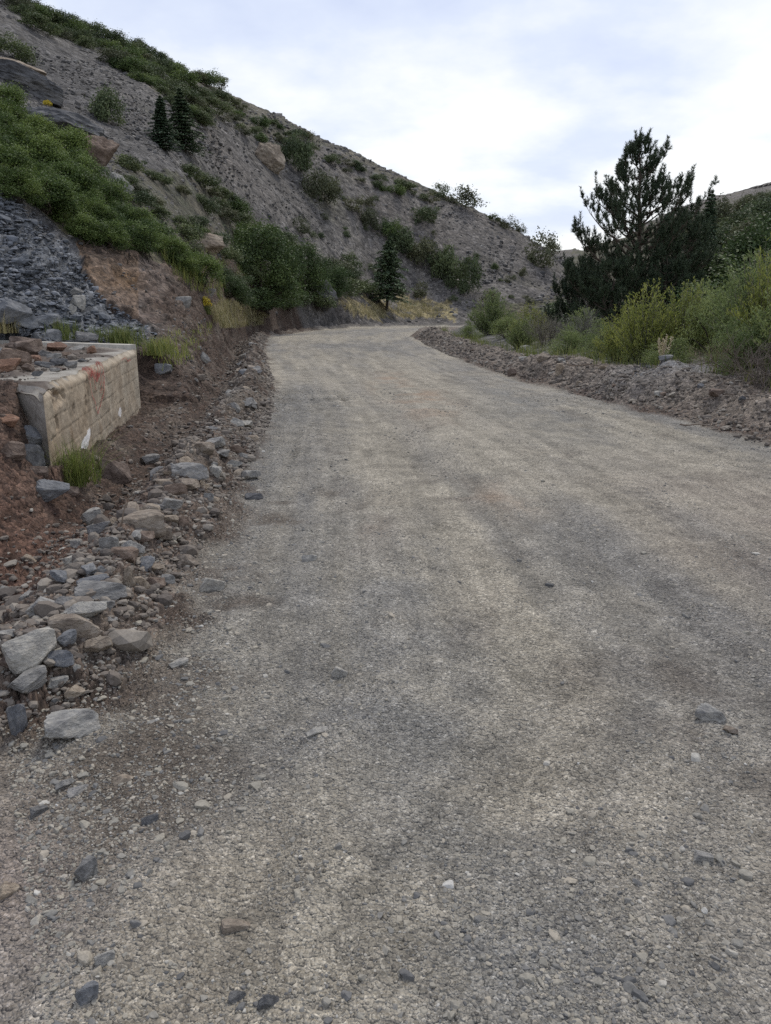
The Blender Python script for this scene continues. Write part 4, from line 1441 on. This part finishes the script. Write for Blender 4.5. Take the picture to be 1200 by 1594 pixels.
# --- conifers
def fir_mesh(h=1.0, r=.28, n_whorl=22, seed=1, bare=.10):
    """unit tall fir / cedar: tiers of flat drooping branches"""
    b, tr = Bag(), Bag()
    v, f = tube(np.c_[np.zeros(9), np.zeros(9), np.linspace(-.05, 1, 9)], np.linspace(.022, .003, 9), 7)
    tr.add(v, f, .4)
    for k in range(n_whorl):
        q = k / (n_whorl - 1)
        z = bare + (1 - bare) * q ** .95
        R = r * (1 - q ** 1.25) ** .75 * rng.uniform(.65, 1.15) + .012
        nb = 9 if q < .8 else 6
        a0 = rng.uniform(0, 6.28)
        for j in range(nb):
            a = a0 + j * 6.283 / nb + rng.normal(0, .2)
            L = R * rng.uniform(.5, 1.15)
            t = np.linspace(0, 1, 7)
            d = np.array([math.cos(a), math.sin(a), 0])
            path = d[None] * (t * L)[:, None] + np.c_[np.zeros(7), np.zeros(7), z + .10 * L * t - .28 * L * t ** 2]
            v, f = tube(path, np.linspace(.005, .0012, 7), 3)
            tr.add(v, f, .6)
            m_ = 64
            tt = rng.uniform(.12, 1.03, m_)
            side = rng.normal(0, 1, m_) * .20 * L * (1.1 - tt * .8)
            P = np.c_[d[0] * tt * L - d[1] * side, d[1] * tt * L + d[0] * side, z + .10 * L * tt - .28 * L * tt ** 2 - np.abs(side) * .2 + rng.normal(0, .006, m_)]
            nn = np.c_[rng.normal(0, .5, (m_, 2)), np.ones(m_)]
            dirv = np.c_[-d[1] + rng.normal(0, .6, m_), d[0] + rng.normal(0, .6, m_), rng.normal(0, .2, m_)]
            v, f, ti = leaves(P, nn, rng.uniform(.034, .060, m_), rng.uniform(.014, .026, m_), np.clip(rng.normal(.45 + .25 * (tt > .8), .25, m_), 0, 1), dirv)
            b.add(v, f, ti)
    return b.mesh('crown', M_fir), tr.mesh('trunk', M_bark)


def conifer(name, px, pyb, pyt, label, pair, wide=1.0, rmin=10, base=None, group=None, cat='tree'):
    p = ground(px, pyb, rmin) if base is None else base
    s = math.sqrt(p[0] ** 2 + p[1] ** 2 + (p[2] - CAMZ) ** 2) / F
    Hh = (pyb - pyt) * s
    o = link(name, None, tuple(p), (rng.normal(0, .035), rng.normal(0, .035), rng.uniform(0, 6.28)), (Hh * wide, Hh * wide, Hh))
    tag(o, label, cat, group)
    link('crown', pair[0], parent=o)
    link('trunk', pair[1], parent=o)
    return o


CED = fir_mesh(r=.33, n_whorl=20, bare=.22)
FIR = fir_mesh(r=.29, n_whorl=20, bare=.04)
FIR2 = fir_mesh(r=.32, n_whorl=18, bare=.03)
conifer('cedar_tree', 602, 490, 384, 'small cedar with bare lower trunk at the far road bend', CED, 1.05)
conifer('fir_tree', 254, 233, 168, 'left one of two small firs standing on the scree', FIR, 1.25)
conifer('fir_tree', 287, 236, 160, 'right and fuller one of two small firs on the scree', FIR2, 1.4)
conifer('fir_tree', 1096, 408, 318, 'slender fir behind the large pine on the right slope', FIR, .9, base=at(1096, 408, 62))
conifer('fir_tree', 945, 442, 436, 'tiny fir on the skyline', FIR) if False else None


def pine_mesh(H, prof, nw=15, seed=3, shoots=1.0, lean=0.0):
    """black pine: straight trunk, whorled limbs that sweep out and turn up, needle candles; prof(h, az) = limb reach"""
    g = np.random.default_rng(seed)
    b, tr = Bag(), Bag()
    zz = np.linspace(-.3, H, 16)
    v, f = tube(np.c_[lean * (zz / H) ** 2 + g.normal(0, .02, 16), g.normal(0, .02, 16), zz], np.interp(zz, [0, H], [.17, .012]), 9)
    tr.add(v, f, .4)

    def candle(p, d, L, n):
        t = g.uniform(0, 1, n)
        P = p[None] + d[None] * (t * L)[:, None]
        r = g.normal(size=(n, 3))
        r -= (r @ d)[:, None] * d[None]
        r /= np.linalg.norm(r, axis=1)[:, None]
        nd = r * .75 + d[None] * g.uniform(.5, 1.1, (n, 1))
        nd /= np.linalg.norm(nd, axis=1)[:, None]
        nl = g.uniform(.12, .19, n)[:, None] * np.interp(t, [0, .5, 1], [1, 1, .7])[:, None]
        sdv = np.cross(nd, g.normal(size=(n, 3)))
        sdv /= np.linalg.norm(sdv, axis=1)[:, None]
        V = np.stack([P - sdv * .012, P + sdv * .012, P + nd * nl], 1)
        return V.reshape(-1, 3), np.arange(n * 3).reshape(n, 3), np.repeat(np.clip(g.normal(.45, .25, n), 0, 1), 3)

    def shoot(p, d, L):
        d = d / np.linalg.norm(d)
        V, F3, T_ = candle(p, d, L, int((12 + 80 * L) * shoots))
        b.add(V, F3, T_)

    for k in range(nw):
        q = k / (nw - 1)
        z = H * (.04 + .93 * q)
        nb = g.integers(5, 7) if q < .3 else (g.integers(3, 5) if q < .9 else 3)
        a0 = g.uniform(0, 6.28)
        for j in range(nb):
            a = a0 + j * 6.283 / nb + g.normal(0, .25)
            R = prof(z / H, a) * g.uniform(.72, 1.05)
            if R < .1:
                continue
            d = np.array([math.cos(a), math.sin(a), 0])
            t = np.linspace(0, 1, 9)
            rise = g.uniform(.2, .6) * R if z / H > .25 else g.uniform(.0, .25) * R
            path = d[None] * (R * (t - .12 * t ** 3))[:, None] + np.array([lean * (z / H) ** 2, 0, z])[None] + np.c_[np.zeros(9), np.zeros(9), rise * t + .16 * R * t ** 3] + g.normal(0, .02, (9, 3)) * t[:, None]
            rad = np.linspace(.012 + .020 * R, .006, 9)
            v, f = tube(path, rad, 5)
            tr.add(v, f, .6)
            ns_ = int(3 + (5.5 if z / H < .3 else 3.4) * R * shoots)
            for s_ in range(ns_):
                tt = g.uniform(.25, 1.0) ** .8
                i = min(int(tt * 8), 7)
                p = path[i] + (path[i + 1] - path[i]) * (tt * 8 - i)
                sd = (path[i + 1] - path[i])
                sd /= np.linalg.norm(sd)
                lat_ = np.cross(sd, [0, 0, 1.]) * g.choice([-1, 1]) * g.uniform(.3, 1.1)
                d2 = sd * g.uniform(.2, .9) + lat_ + np.array([0, 0, g.uniform(.1, .9)])
                d2 /= np.linalg.norm(d2)
                L2 = (.22 + .34 * R * (1 - .6 * tt)) * g.uniform(.6, 1.2)
                t2 = np.linspace(0, 1, 5)
                pth = p[None] + d2[None] * (L2 * t2)[:, None] + np.c_[np.zeros(5), np.zeros(5), .4 * L2 * t2 ** 2]
                v, f = tube(pth, np.linspace(.009, .004, 5), 3)
                tr.add(v, f, .7)
                e_ = pth[-1] - pth[-2]
                e_ = e_ / np.linalg.norm(e_) * .8 + np.array([0, 0, .5])
                shoot(pth[-2], e_, g.uniform(.25, .5))
                for w_ in range(g.integers(1, 3)):
                    u_ = g.integers(1, 4)
                    dd_ = e_ * .6 + np.r_[g.normal(0, .7, 2), g.uniform(.2, .8)]
                    shoot(pth[u_], dd_, g.uniform(.14, .30))
            e_ = path[-1] - path[-2]
            shoot(path[-1] - e_ * .3, e_ + np.array([0, 0, .15]), g.uniform(.3, .5))
    for w_ in range(4):
        shoot(np.array([lean, 0, H - .15]), np.r_[g.normal(0, .35 if w_ else .02, 2), 1.0], g.uniform(.28, .4) if w_ else .5)
    # needles are triangles, put them in their own mesh
    return b.mesh('crown', M_needle), tr.mesh('trunk', M_bark)


PY_ = 33.0
pbase = at(988, 505, PY_)
ptop = at(996, 212, PY_)
pz = min(float(hz(pbase[0], pbase[1])[0]), pbase[2])
PH = ptop[2] - pz - .25


def prof_big(h, a):
    c_ = math.cos(a)                 # +1 = right in the photo
    left = np.interp(h, [0, .12, .3, .42, .5, .58, .7, .8, .9, 1], [2.8, 3.2, 3.1, 3.0, 2.7, 2.0, 1.45, 1.0, .55, .15])
    right = np.interp(h, [0, .12, .3, .42, .52, .6, .7, .8, .9, 1], [2.9, 2.9, 2.9, 2.8, 2.6, 2.1, 1.6, 1.15, .6, .15])
    return (left * (1 - c_) + right * (1 + c_)) / 2


pm = pine_mesh(PH - .05, prof_big, 20, 5, 1.25, ptop[0] - pbase[0])
pine = tag(link('pine_tree', None, (pbase[0], pbase[1], pz)), 'large dark pine with upturned candle shoots behind right bushes', 'tree')
link('crown', pm[0], parent=pine)
link('trunk', pm[1], parent=pine)
pm2 = pine_mesh(3.6, lambda h, a: 1.6 * (1 - h) ** .6 + .15, 9, 8, 1.2)
pm3 = pine_mesh(3.0, lambda h, a: 1.7 * (1 - h) ** .5 + .15, 8, 9, 1.2)
for (px, Y, me_, s_, lb) in [(905, 36, pm3, .95, 'low young pine at left foot of the large pine'), (1062, 35, pm2, 1.0, 'young pine at right foot of the large pine'),
                             (950, 31, pm3, .85, 'low bushy pine in front of the large pine, left'), (1030, 31, pm2, .8, 'bushy young pine right in front of the large pine')]:
    w = at(px, 500, Y)
    o = tag(link('young_pine', None, (w[0], w[1], float(hz(w[0], w[1])[0]) - .1), (0, 0, rng.uniform(0, 6.28)), (s_, s_, s_)), lb, 'tree')
    link('crown', me_[0], parent=o)
    link('trunk', me_[1], parent=o)


# --- broom, willow, twig bushes on the right
def broom_mesh(mat, nst=150, nl=46, spread=.42, leafl=.045, leafw=.011, top=1.0, stemmat=None, name='foliage', start=.3):
    b, s = Bag(), Bag()
    for k in range(nst):
        a = rng.uniform(0, 6.283)
        r0, r1 = rng.uniform(0, .16), rng.uniform(.02, spread) ** .8
        Hh = top * rng.uniform(.55, 1.0) * (1 - .45 * (r1 / spread) ** 2)
        t = np.linspace(0, 1, 7)
        rr = r0 + (r1 - r0) * t ** 1.3
        wob = rng.normal(0, .012, (7, 2)) * t[:, None]
        path = np.c_[np.cos(a) * rr + wob[:, 0], np.sin(a) * rr + wob[:, 1], -.04 + Hh * t]
        v, f = tube(path, np.linspace(.0045, .0015, 7), 3)
        s.add(v, f, rng.uniform())
        tt = rng.uniform(start, 1.02, nl)
        P = np.c_[np.interp(tt, t, path[:, 0]), np.interp(tt, t, path[:, 1]), np.interp(tt, t, path[:, 2])] + rng.normal(0, .014, (nl, 3))
        d = np.c_[rng.normal(0, .6, (nl, 2)) + np.array([math.cos(a), math.sin(a)]) * .3, rng.uniform(.3, 1.1, nl)]
        nrm = np.cross(d, rng.normal(size=(nl, 3)))
        v, f, ti = leaves(P, nrm, leafl * rng.uniform(.6, 1.3, nl), leafw * rng.uniform(.7, 1.4, nl), np.clip(rng.normal(.35 + .35 * tt, .2, nl), 0, 1), np.cross(d, nrm))
        b.add(v, f, ti)
    return b.mesh(name, mat), s.mesh('stems', stemmat or M_greytw)


def twig_mesh(mat, n=34, depth=3):
    b = Bag()

    def grow(p, d, L, r, k):
        t = np.linspace(0, 1, 5)[:, None]
        path = p + d * L * t + rng.normal(0, .03 * L, (5, 3)) * t
        v, f = tube(path, np.linspace(r, r * .55, 5), 3)
        b.add(v, f, rng.uniform())
        if k:
            for _ in range(rng.integers(2, 5)):
                d2 = d + rng.normal(0, .45, 3) + [0, 0, .15]
                grow(path[rng.integers(2, 5)], d2 / np.linalg.norm(d2), L * rng.uniform(.5, .75), r * .6, k - 1)
    for _ in range(n):
        d = np.r_[rng.normal(0, .42, 2), 1]
        grow(np.r_[rng.normal(0, .07, 2), -.03], d / np.linalg.norm(d), rng.uniform(.3, .5), .007, depth)
    return b.mesh('twigs', mat), None


BROOM = [broom_mesh(M_broom) for _ in range(3)]
WILLOW = [broom_mesh(M_willow, 130, 50, .45, .05, .014) for _ in range(3)]
TWIG = [twig_mesh(M_greytw) for _ in range(2)]
DEADT = [twig_mesh(M_dead, 22) for _ in range(2)]
RIGHT = [
    # px, py(foot), Y, w, h, kind, label
    (765, 512, 42, 70, 66, WILLOW, 'feathery pale green willow at far left of right bushes'),
    (735, 512, 40, 44, 30, LIGHTB, 'low dark green bush at the left end of right bushes'),
    (790, 515, 36, 60, 40, LIGHTB, 'mid green bush right of the feathery willow'),
    (825, 520, 34, 70, 52, BROOM, 'yellow green broom behind the dark twiggy bush'),
    (812, 535, 30, 60, 50, WILLOW, 'grey green willow before the earth mound'),
    (850, 540, 28, 76, 62, TWIG, 'dark bare twiggy bush behind the earth mound'),
    (900, 548, 25, 90, 76, TWIG, 'big grey bare twiggy bush right of the earth mound'),
    (880, 552, 24, 70, 46, LIGHTB, 'green bush at foot of the grey twiggy bush'),
    (935, 562, 21, 80, 62, LIGHTB, 'light green bush between twiggy bush and tall broom'),
    (905, 556, 26, 76, 66, WILLOW, 'willow shoots mixed behind the grey twiggy bush'),
    (1000, 572, 17.5, 110, 128, BROOM, 'tall yellow green broom centred below the pine'),
    (1060, 572, 17.5, 100, 118, BROOM, 'tall broom right of the centre broom'),
    (965, 570, 19, 80, 88, BROOM, 'broom with yellow tips left of the centre broom'),
    (1040, 575, 15.5, 80, 48, LIGHTB, 'low leafy bush in front of the tall brooms'),
    (1110, 570, 16.5, 100, 110, LIGHTB, 'leafy green bush between tall broom and right willow'),
    (1085, 570, 19, 90, 100, WILLOW, 'soft willow behind the leafy green bush'),
    (1165, 570, 15, 130, 150, WILLOW, 'big pale willow at the right side'),
    (1195, 570, 14, 120, 182, BROOM, 'tallest yellow green broom at the right edge'),
    (1230, 580, 12.5, 120, 150, WILLOW, 'willow cut off by the right edge'),
    (1150, 590, 13, 110, 92, LIGHTB, 'darker leafy bush under the big pale willow'),
    (1190, 600, 11.8, 110, 90, DEADT, 'dry brown twig tangle on berm at right edge'),
    (1135, 590, 13.2, 90, 62, DEADT, 'dry brown twig tangle left of the right edge one'),
    (985, 575, 18.5, 70, 60, LIGHTB, 'leafy bush at foot of the brooms, left'),
    (1035, 440, 44, 120, 60, HILLB, 'dark bush behind brooms below the pine, right'),
    (1130, 470, 34, 120, 70, OAK, 'dark round bush behind the right willow'),
    (1185, 450, 38, 110, 80, OAK, 'dark bush at right edge behind the tall broom'),
    (1080, 480, 30, 120, 60, OAK, 'dark bush between the pine and right willow'),
    (870, 500, 40, 90, 50, OAK, 'dark bush at left foot of the pines'),
    (925, 515, 33, 90, 50, OAK, 'dark bush behind the grey twiggy bush'),
]
for (px, py, Y, w, h, pr, lb) in RIGHT:
    q = at(px, py, Y)
    gz = float(hz(q[0], q[1])[0])
    s = math.hypot(q[0], q[1]) / F
    Hh = h * s + max(0, q[2] - gz)
    if pr in (BROOM, WILLOW, TWIG, DEADT):
        me = pr[rng.integers(len(pr))]
        o = link('broom_bush' if pr is BROOM else 'willow_bush' if pr is WILLOW else 'twiggy_bush', me[0], (q[0], q[1], gz - .05), (0, 0, rng.uniform(0, 6.28)), (w * s * 1.15, w * s * 1.0, Hh))
        tag(o, lb, 'bush')
        if me[1]:
            link('stems', me[1], parent=o)
    else:
        plant('leafy_bush', pr, px, py, w, h, lb, stems=True, base=np.array([q[0], q[1], gz]))

# pale seed stalk in front of the broom
b = Bag()
for k in range(7):
    a, L = rng.normal(0, .3), rng.uniform(.5, .8)
    t = np.linspace(0, 1, 6)
    path = np.c_[a * t * .4, rng.normal(0, .05) * t, L * t]
    v, f = tube(path, .005, 3)
    b.add(v, f, .2)
    n_ = 60
    tt = rng.uniform(.6, 1.02, n_)
    P = np.c_[a * tt * .4, np.zeros(n_), L * tt] + rng.normal(0, .014, (n_, 3))
    v, f, ti = leaves(P, rng.normal(size=(n_, 3)), .03, .02, rng.uniform(size=n_))
    b.add(v, f, ti)
q = at(1030, 560, 15)
tag(link('seed_stalk', b.mesh('seed_stalk', M_seed), (q[0], q[1], float(hz(q[0], q[1])[0]))), 'pale cream seed stalks in front of the tall brooms', 'plant')


# --- grass
def grass_mesh(name, mat, pts, hts, blades=9, width=.006, lean=.35, spread=.03):
    b = Bag()
    n = len(pts) * blades
    P = np.repeat(pts, blades, 0) + np.c_[rng.normal(0, spread, (n, 2)), np.zeros(n)]
    Hh = np.repeat(hts, blades) * rng.uniform(.5, 1.1, n)
    a = rng.uniform(0, 6.283, n)
    l = np.abs(rng.normal(0, lean, n)) * Hh
    d = np.c_[np.cos(a), np.sin(a), np.zeros(n)]
    sd = np.c_[-np.sin(a), np.cos(a), np.zeros(n)] * width
    m_ = P + d * (l * .35)[:, None] + np.c_[np.zeros((n, 2)), Hh * .6]
    t_ = P + d * l[:, None] + np.c_[np.zeros((n, 2)), Hh]
    V = np.stack([P - sd, P + sd, m_ + sd * .7, t_, m_ - sd * .7], 1).reshape(-1, 3)
    i = np.arange(n) * 5
    tint = np.repeat(rng.uniform(size=n), 5)
    F1 = np.c_[i, i + 1, i + 2, i + 4]
    F2 = np.c_[i + 4, i + 2, i + 3, i + 3]
    me = bpy.data.meshes.new(name)
    tris = np.r_[np.c_[i, i + 1, i + 2], np.c_[i, i + 2, i + 4], np.c_[i + 4, i + 2, i + 3]]
    return new_mesh(name, V, tris, mat, None, {'tint': tint})


def poly_pts(poly, n, rmin, rmax):
    xs, ys = [p_[0] for p_ in poly], [p_[1] for p_ in poly]
    out = []
    while len(out) < n:
        px, py = rng.uniform(min(xs), max(xs)), rng.uniform(min(ys), max(ys))
        if in_poly(np.array([px]), np.array([py]), poly)[0]:
            g_ = ground(px, py, rmin, rmax)
            if g_ is not None:
                out.append(g_)
    return np.array(out)


gp = poly_pts([(322, 482), (352, 468), (415, 490), (408, 506), (340, 512)], 420, 12, 60)
tag(link('dry_grass', grass_mesh('dry_grass', M_dryg, gp - [0, 0, .03], np.full(len(gp), .30), 18, .009, .6, .14)), kind='stuff')
gp = poly_pts([(525, 478), (640, 470), (700, 482), (690, 494), (570, 496)], 170, 40, 100)
tag(link('dry_grass', grass_mesh('dry_grass_far', M_dryg, gp - [0, 0, .03], np.full(len(gp), .5), 12, .02, .6, .3)), kind='stuff')
gp = poly_pts([(250, 400), (330, 400), (420, 440), (330, 470), (280, 440)], 160, 12, 60)
tag(link('grass', grass_mesh('grass', M_greeng, gp - [0, 0, .03], np.full(len(gp), .45), 12, .008, .5, .12)), kind='stuff')


def tuft(name, px, py, mat, Hm, n, spread, lab_, cat='grass tuft', w=.004, lean=.6, base=None):
    p = ground(px, py, 3) if base is None else base
    pts_ = np.c_[rng.normal(0, spread, (n, 2)), np.full(n, -.02)]
    return tag(link(name, grass_mesh(name, mat, pts_, np.full(n, Hm), 14, w, lean, spread * .25), tuple(p)), lab_, cat)


q_ = face_pt(92, 722)
q_ = np.array([q_[0] + nR[0] * .10, q_[1] + nR[1] * .10, 0])
q_[2] = float(hz(q_[0], q_[1])[0])
tuft('grass_tuft', 96, 735, M_broom, .40, 30, .10, 'yellow green grass tuft at the near foot of the concrete block', w=.003, lean=1.1, base=q_)
tuft('green_weed', 190, 538, M_greeng, .45, 40, .22, 'bright green weed clump behind the far end of concrete block', 'plant', .007)
tuft('green_weed', 235, 552, M_greeng, .35, 26, .25, 'pale green weeds on bank right of concrete block', 'plant', .006)
tuft('yellow_weed', 100, 528, M_greeng, .4, 16, .16, 'thin yellowish weed standing behind the concrete slab', 'plant', .005, .3)
tuft('yellow_weed', 8, 520, M_dryg, .4, 16, .15, 'orange yellow weed at left edge behind slab stones', 'plant', .005, .3)
p = ground(320, 490, 12)
b = Bag()
P = rdir(420, -.1) * rng.uniform(.5, 1, (420, 1)) * [.22, .22, .26] + [0, 0, .3]
v, f, ti = leaves(P, rng.normal(size=(420, 3)), .05, .04, rng.uniform(size=420))
b.add(v, f, ti)
o = tag(link('yellow_flower_bush', b.mesh('blossom', M_yellow), tuple(p)), 'small bright yellow flowering plant at left of the dry grass', 'plant')
link('leaves', grass_mesh('leaves', M_greeng, np.c_[rng.normal(0, .08, (24, 2)), np.zeros(24)], np.full(24, .42), 6, .006), parent=o)
p = ground(75, 172, 12)
if p is not None:
    b = Bag()
    P = rdir(300, -.1) * rng.uniform(.5, 1, (300, 1)) * [.22, .22, .18] + [0, 0, .25]
    v, f, ti = leaves(P, rng.normal(size=(300, 3)), .06, .045, rng.uniform(size=300))
    b.add(v, f, ti)
    tag(link('yellow_flower_bush', b.mesh('blossom_far', M_yellow), tuple(p)), 'tiny yellow plant on the high rock ledge', 'plant')

wx, wy = [], []
for k in range(240):
    y = math.exp(rng.uniform(math.log(8.5), math.log(44)))
    wx.append(np.interp(y, YR, XR) + rng.uniform(1.15, 2.9))
    wy.append(y)
wx, wy = np.array(wx), np.array(wy)
tag(link('weeds', grass_mesh('weeds', M_greeng, np.c_[wx, wy, hz(wx, wy) - .02], rng.uniform(.15, .5, len(wx)), 14, .006, .6, .10)), kind='stuff')
gp = poly_pts([(235, 545), (300, 505), (330, 500), (330, 520), (260, 580)], 60, 12, 40)
tag(link('weeds', grass_mesh('weeds_bank', M_broom, gp - [0, 0, .02], rng.uniform(.1, .3, len(gp)), 12, .006, .7, .10)), kind='stuff')

b = Bag()
for k in range(260):
    y = math.exp(rng.uniform(math.log(8.5), math.log(40)))
    x = np.interp(y, YR, XR) + rng.uniform(.5, 2.2)
    L = rng.uniform(.08, .35)
    a = rng.uniform(0, 6.28)
    t = np.linspace(-.5, .5, 4)
    z = float(hz(x, y)[0])
    v, f = tube(np.c_[x + np.cos(a) * t * L, y + np.sin(a) * t * L, z + .02 + .03 * rng.uniform(-1, 1, 4) + .25 * L * t * rng.uniform(-1, 1)], rng.uniform(.003, .007), 4)
    b.add(v, f, rng.uniform())
tag(link('litter', b.mesh('litter', M_dead)), kind='stuff')

# roots hanging from the cut under the thicket
b = Bag()
for k in range(70):
    px, py = rng.uniform(125, 235), 0
    py = np.interp(px, [125, 235], [368, 402]) + rng.uniform(-6, 10)
    p = ground(px, py, 12, 40)
    if p is None:
        continue
    L = rng.uniform(.5, 1.3)
    t = np.linspace(0, 1, 6)[:, None]
    path = p + np.array([rng.normal(.15, .3), -rng.uniform(.15, .5), -L * .75]) * t + rng.normal(0, .06, (6, 3)) * t + np.array([0, -.05, .1])
    v, f = tube(path, np.linspace(.014, .005, 6), 4)
    b.add(v, f, rng.uniform())
tag(link('roots', b.mesh('roots', M_bark)), 'tangle of dead roots hanging over the orange cut bank', 'roots')

# dead sticks lying about
for (px, py, L, rz, lb) in [(918, 572, 1.0, 8, 'dark stick lying across the berm between the mounds'), (196, 820, .22, 80, 'pale forked twig standing in the rubble row'), (1085, 665, .5, 5, 'thin dark stick on the road edge at right')]:
    p = ground(px, py)
    b = Bag()
    t = np.linspace(-.5, .5, 9)
    path = np.c_[t * L, .03 * np.sin(t * 7) * L, .02 * np.cos(t * 9) * L]
    v, f = tube(path, np.linspace(.016, .006, 9) * min(1, L * 1.5), 6)
    b.add(v, f, .5)
    v, f = tube(np.c_[np.linspace(.1, .3, 4) * L, np.linspace(0, .12, 4) * L, np.linspace(0, .08, 4) * L], .004, 4)
    b.add(v, f, .5)
    up_ = rz > 45
    tag(link('stick', b.mesh('stick', M_dead), (p[0], p[1], p[2] + (.1 if up_ else .03)), (0, math.radians(-70 if up_ else 3), math.radians(0 if up_ else rz))), lb, 'stick')

# ------------------------------------------------------------------ rock outcrops of the hill
OUT = []
for s, k in enumerate(['tan', 'dark', 'dark', 'tan', 'pale', 'brown']):
    g = np.random.default_rng(400 + s)
    d, f = ICO[5]
    v = polytope(d, g, 16, .6, 1.0)
    v = v + d * (.16 * fbm(v + s * 5, 1.3, 4, 300 + s, .55, True) + .05 * fbm(v, 5, 3, 310 + s, .5, True))[:, None]
    v /= np.abs(v).max(0)
    OUT.append(new_mesh('rock_outcrop', v, f, M_rock[k], smooth=False))
for (i, px, py, w, h, tl, lb) in [
    (0, 416, 262, 46, 48, (8, 14), 'tan rocky outcrop halfway up the scree left of dark bush'),
    (1, 30, 138, 84, 30, (0, 16), 'dark overhanging ledge at far left above the thicket'),
    (2, 92, 208, 100, 34, (0, 12), 'long dark ledge in middle of the left thicket top'),
    (5, 148, 258, 40, 56, (0, 30), 'brown craggy rock face at right end of the long ledge'),
    (4, 186, 300, 36, 26, (0, 24), 'pale boulder on slope at right of the brown crag'),
    (3, 25, 112, 60, 16, (0, 14), 'flat pale cap rock on the far left ledge'),
    (3, 322, 392, 44, 30, (10, 10), 'small tan crag among the grass left of large shrub'),
    (2, 490, 472, 62, 40, (0, 25), 'dark rubble knob under the right shrub on bank'),
]:
    p = ground(px, py, 10)
    s = np.linalg.norm(p - [0, 0, CAMZ]) / F
    o = link('rock_outcrop', OUT[i], (p[0], p[1] + .25 * w * s, p[2] + h * s * .30), (math.radians(tl[0]), math.radians(tl[1]), -math.atan2(p[0], p[1])), (w * s * .55, w * s * .4, h * s * .58))
    tag(o, lb, 'rock outcrop')

# ------------------------------------------------------------------ sky and light
w = bpy.data.worlds.new('World')
scene.world = w
w.use_nodes = True
nt = w.node_tree
bg = nt.nodes['Background']
SUN_EL, SUN_AZ = math.radians(52), math.radians(18)       # azimuth from +Y towards +X
sky = N(nt, 'ShaderNodeTexSky', sky_type='NISHITA', sun_disc=False)
sky.sun_elevation = SUN_EL
sky.sun_rotation = SUN_AZ
tc = N(nt, 'ShaderNodeTexCoord').outputs['Generated']
sp = N(nt, 'ShaderNodeSeparateXYZ')
nt.links.new(tc, sp.inputs[0])
zc = mth(nt, 'ADD', mth(nt, 'MAXIMUM', sp.outputs[2], 0.0), .22)
cb = N(nt, 'ShaderNodeCombineXYZ')
nt.links.new(mth(nt, 'DIVIDE', sp.outputs[0], zc), cb.inputs[0])
nt.links.new(mth(nt, 'DIVIDE', sp.outputs[1], zc), cb.inputs[1])
n1 = noise_n(nt, cb.outputs[0], 1.25, 6, .52)
n2 = noise_n(nt, cb.outputs[0], 3.1, 5, .55)
cl = mth(nt, 'ADD', mth(nt, 'MULTIPLY', n1, .75), mth(nt, 'MULTIPLY', n2, .25))
el_ = mth(nt, 'MULTIPLY', sp.outputs[2], 1.0)
grad = ramp(nt, el_, [(0, (.0, .0, .0)), (.22, (.08, .08, .08)), (.40, (.42, .42, .42)), (.7, (.5, .5, .5))])
dens = mth(nt, 'ADD', mth(nt, 'MULTIPLY', mth(nt, 'SUBTRACT', cl, .5), 3.0), mth(nt, 'SUBTRACT', .62, grad))
cloudc = ramp(nt, dens, [(0.0, (4.5, 5.0, 6.4)), (.3, (5.3, 5.75, 6.8)), (.62, (7.0, 7.1, 7.2)), (1, (8.0, 7.95, 7.85))])
mixs = mixrgb(nt, .9, sky.outputs[0], cloudc)
nt.links.new(mixs, bg.inputs['Color'])
bg.inputs['Strength'].default_value = .1
sd_ = bpy.data.lights.new('sun', 'SUN')
sd_.energy = 1.5
sd_.angle = math.radians(12)
sd_.color = (1, .93, .82)
so = bpy.data.objects.new('sun', sd_)
COL.objects.link(so)
dv = Vector((math.sin(SUN_AZ) * math.cos(SUN_EL), math.cos(SUN_AZ) * math.cos(SUN_EL), math.sin(SUN_EL)))
so.rotation_euler = dv.to_track_quat('Z', 'Y').to_euler()
so.location = (0, 0, 60)

scene.view_settings.view_transform = 'Standard'
scene.view_settings.look = 'None'
scene.view_settings.exposure = 0.56
scene.view_settings.gamma = 1
scene.cycles.max_bounces = 6
scene.cycles.use_denoising = False
print('rocks', n_rock, 'objects', len(scene.objects), 'verts', len(P0))
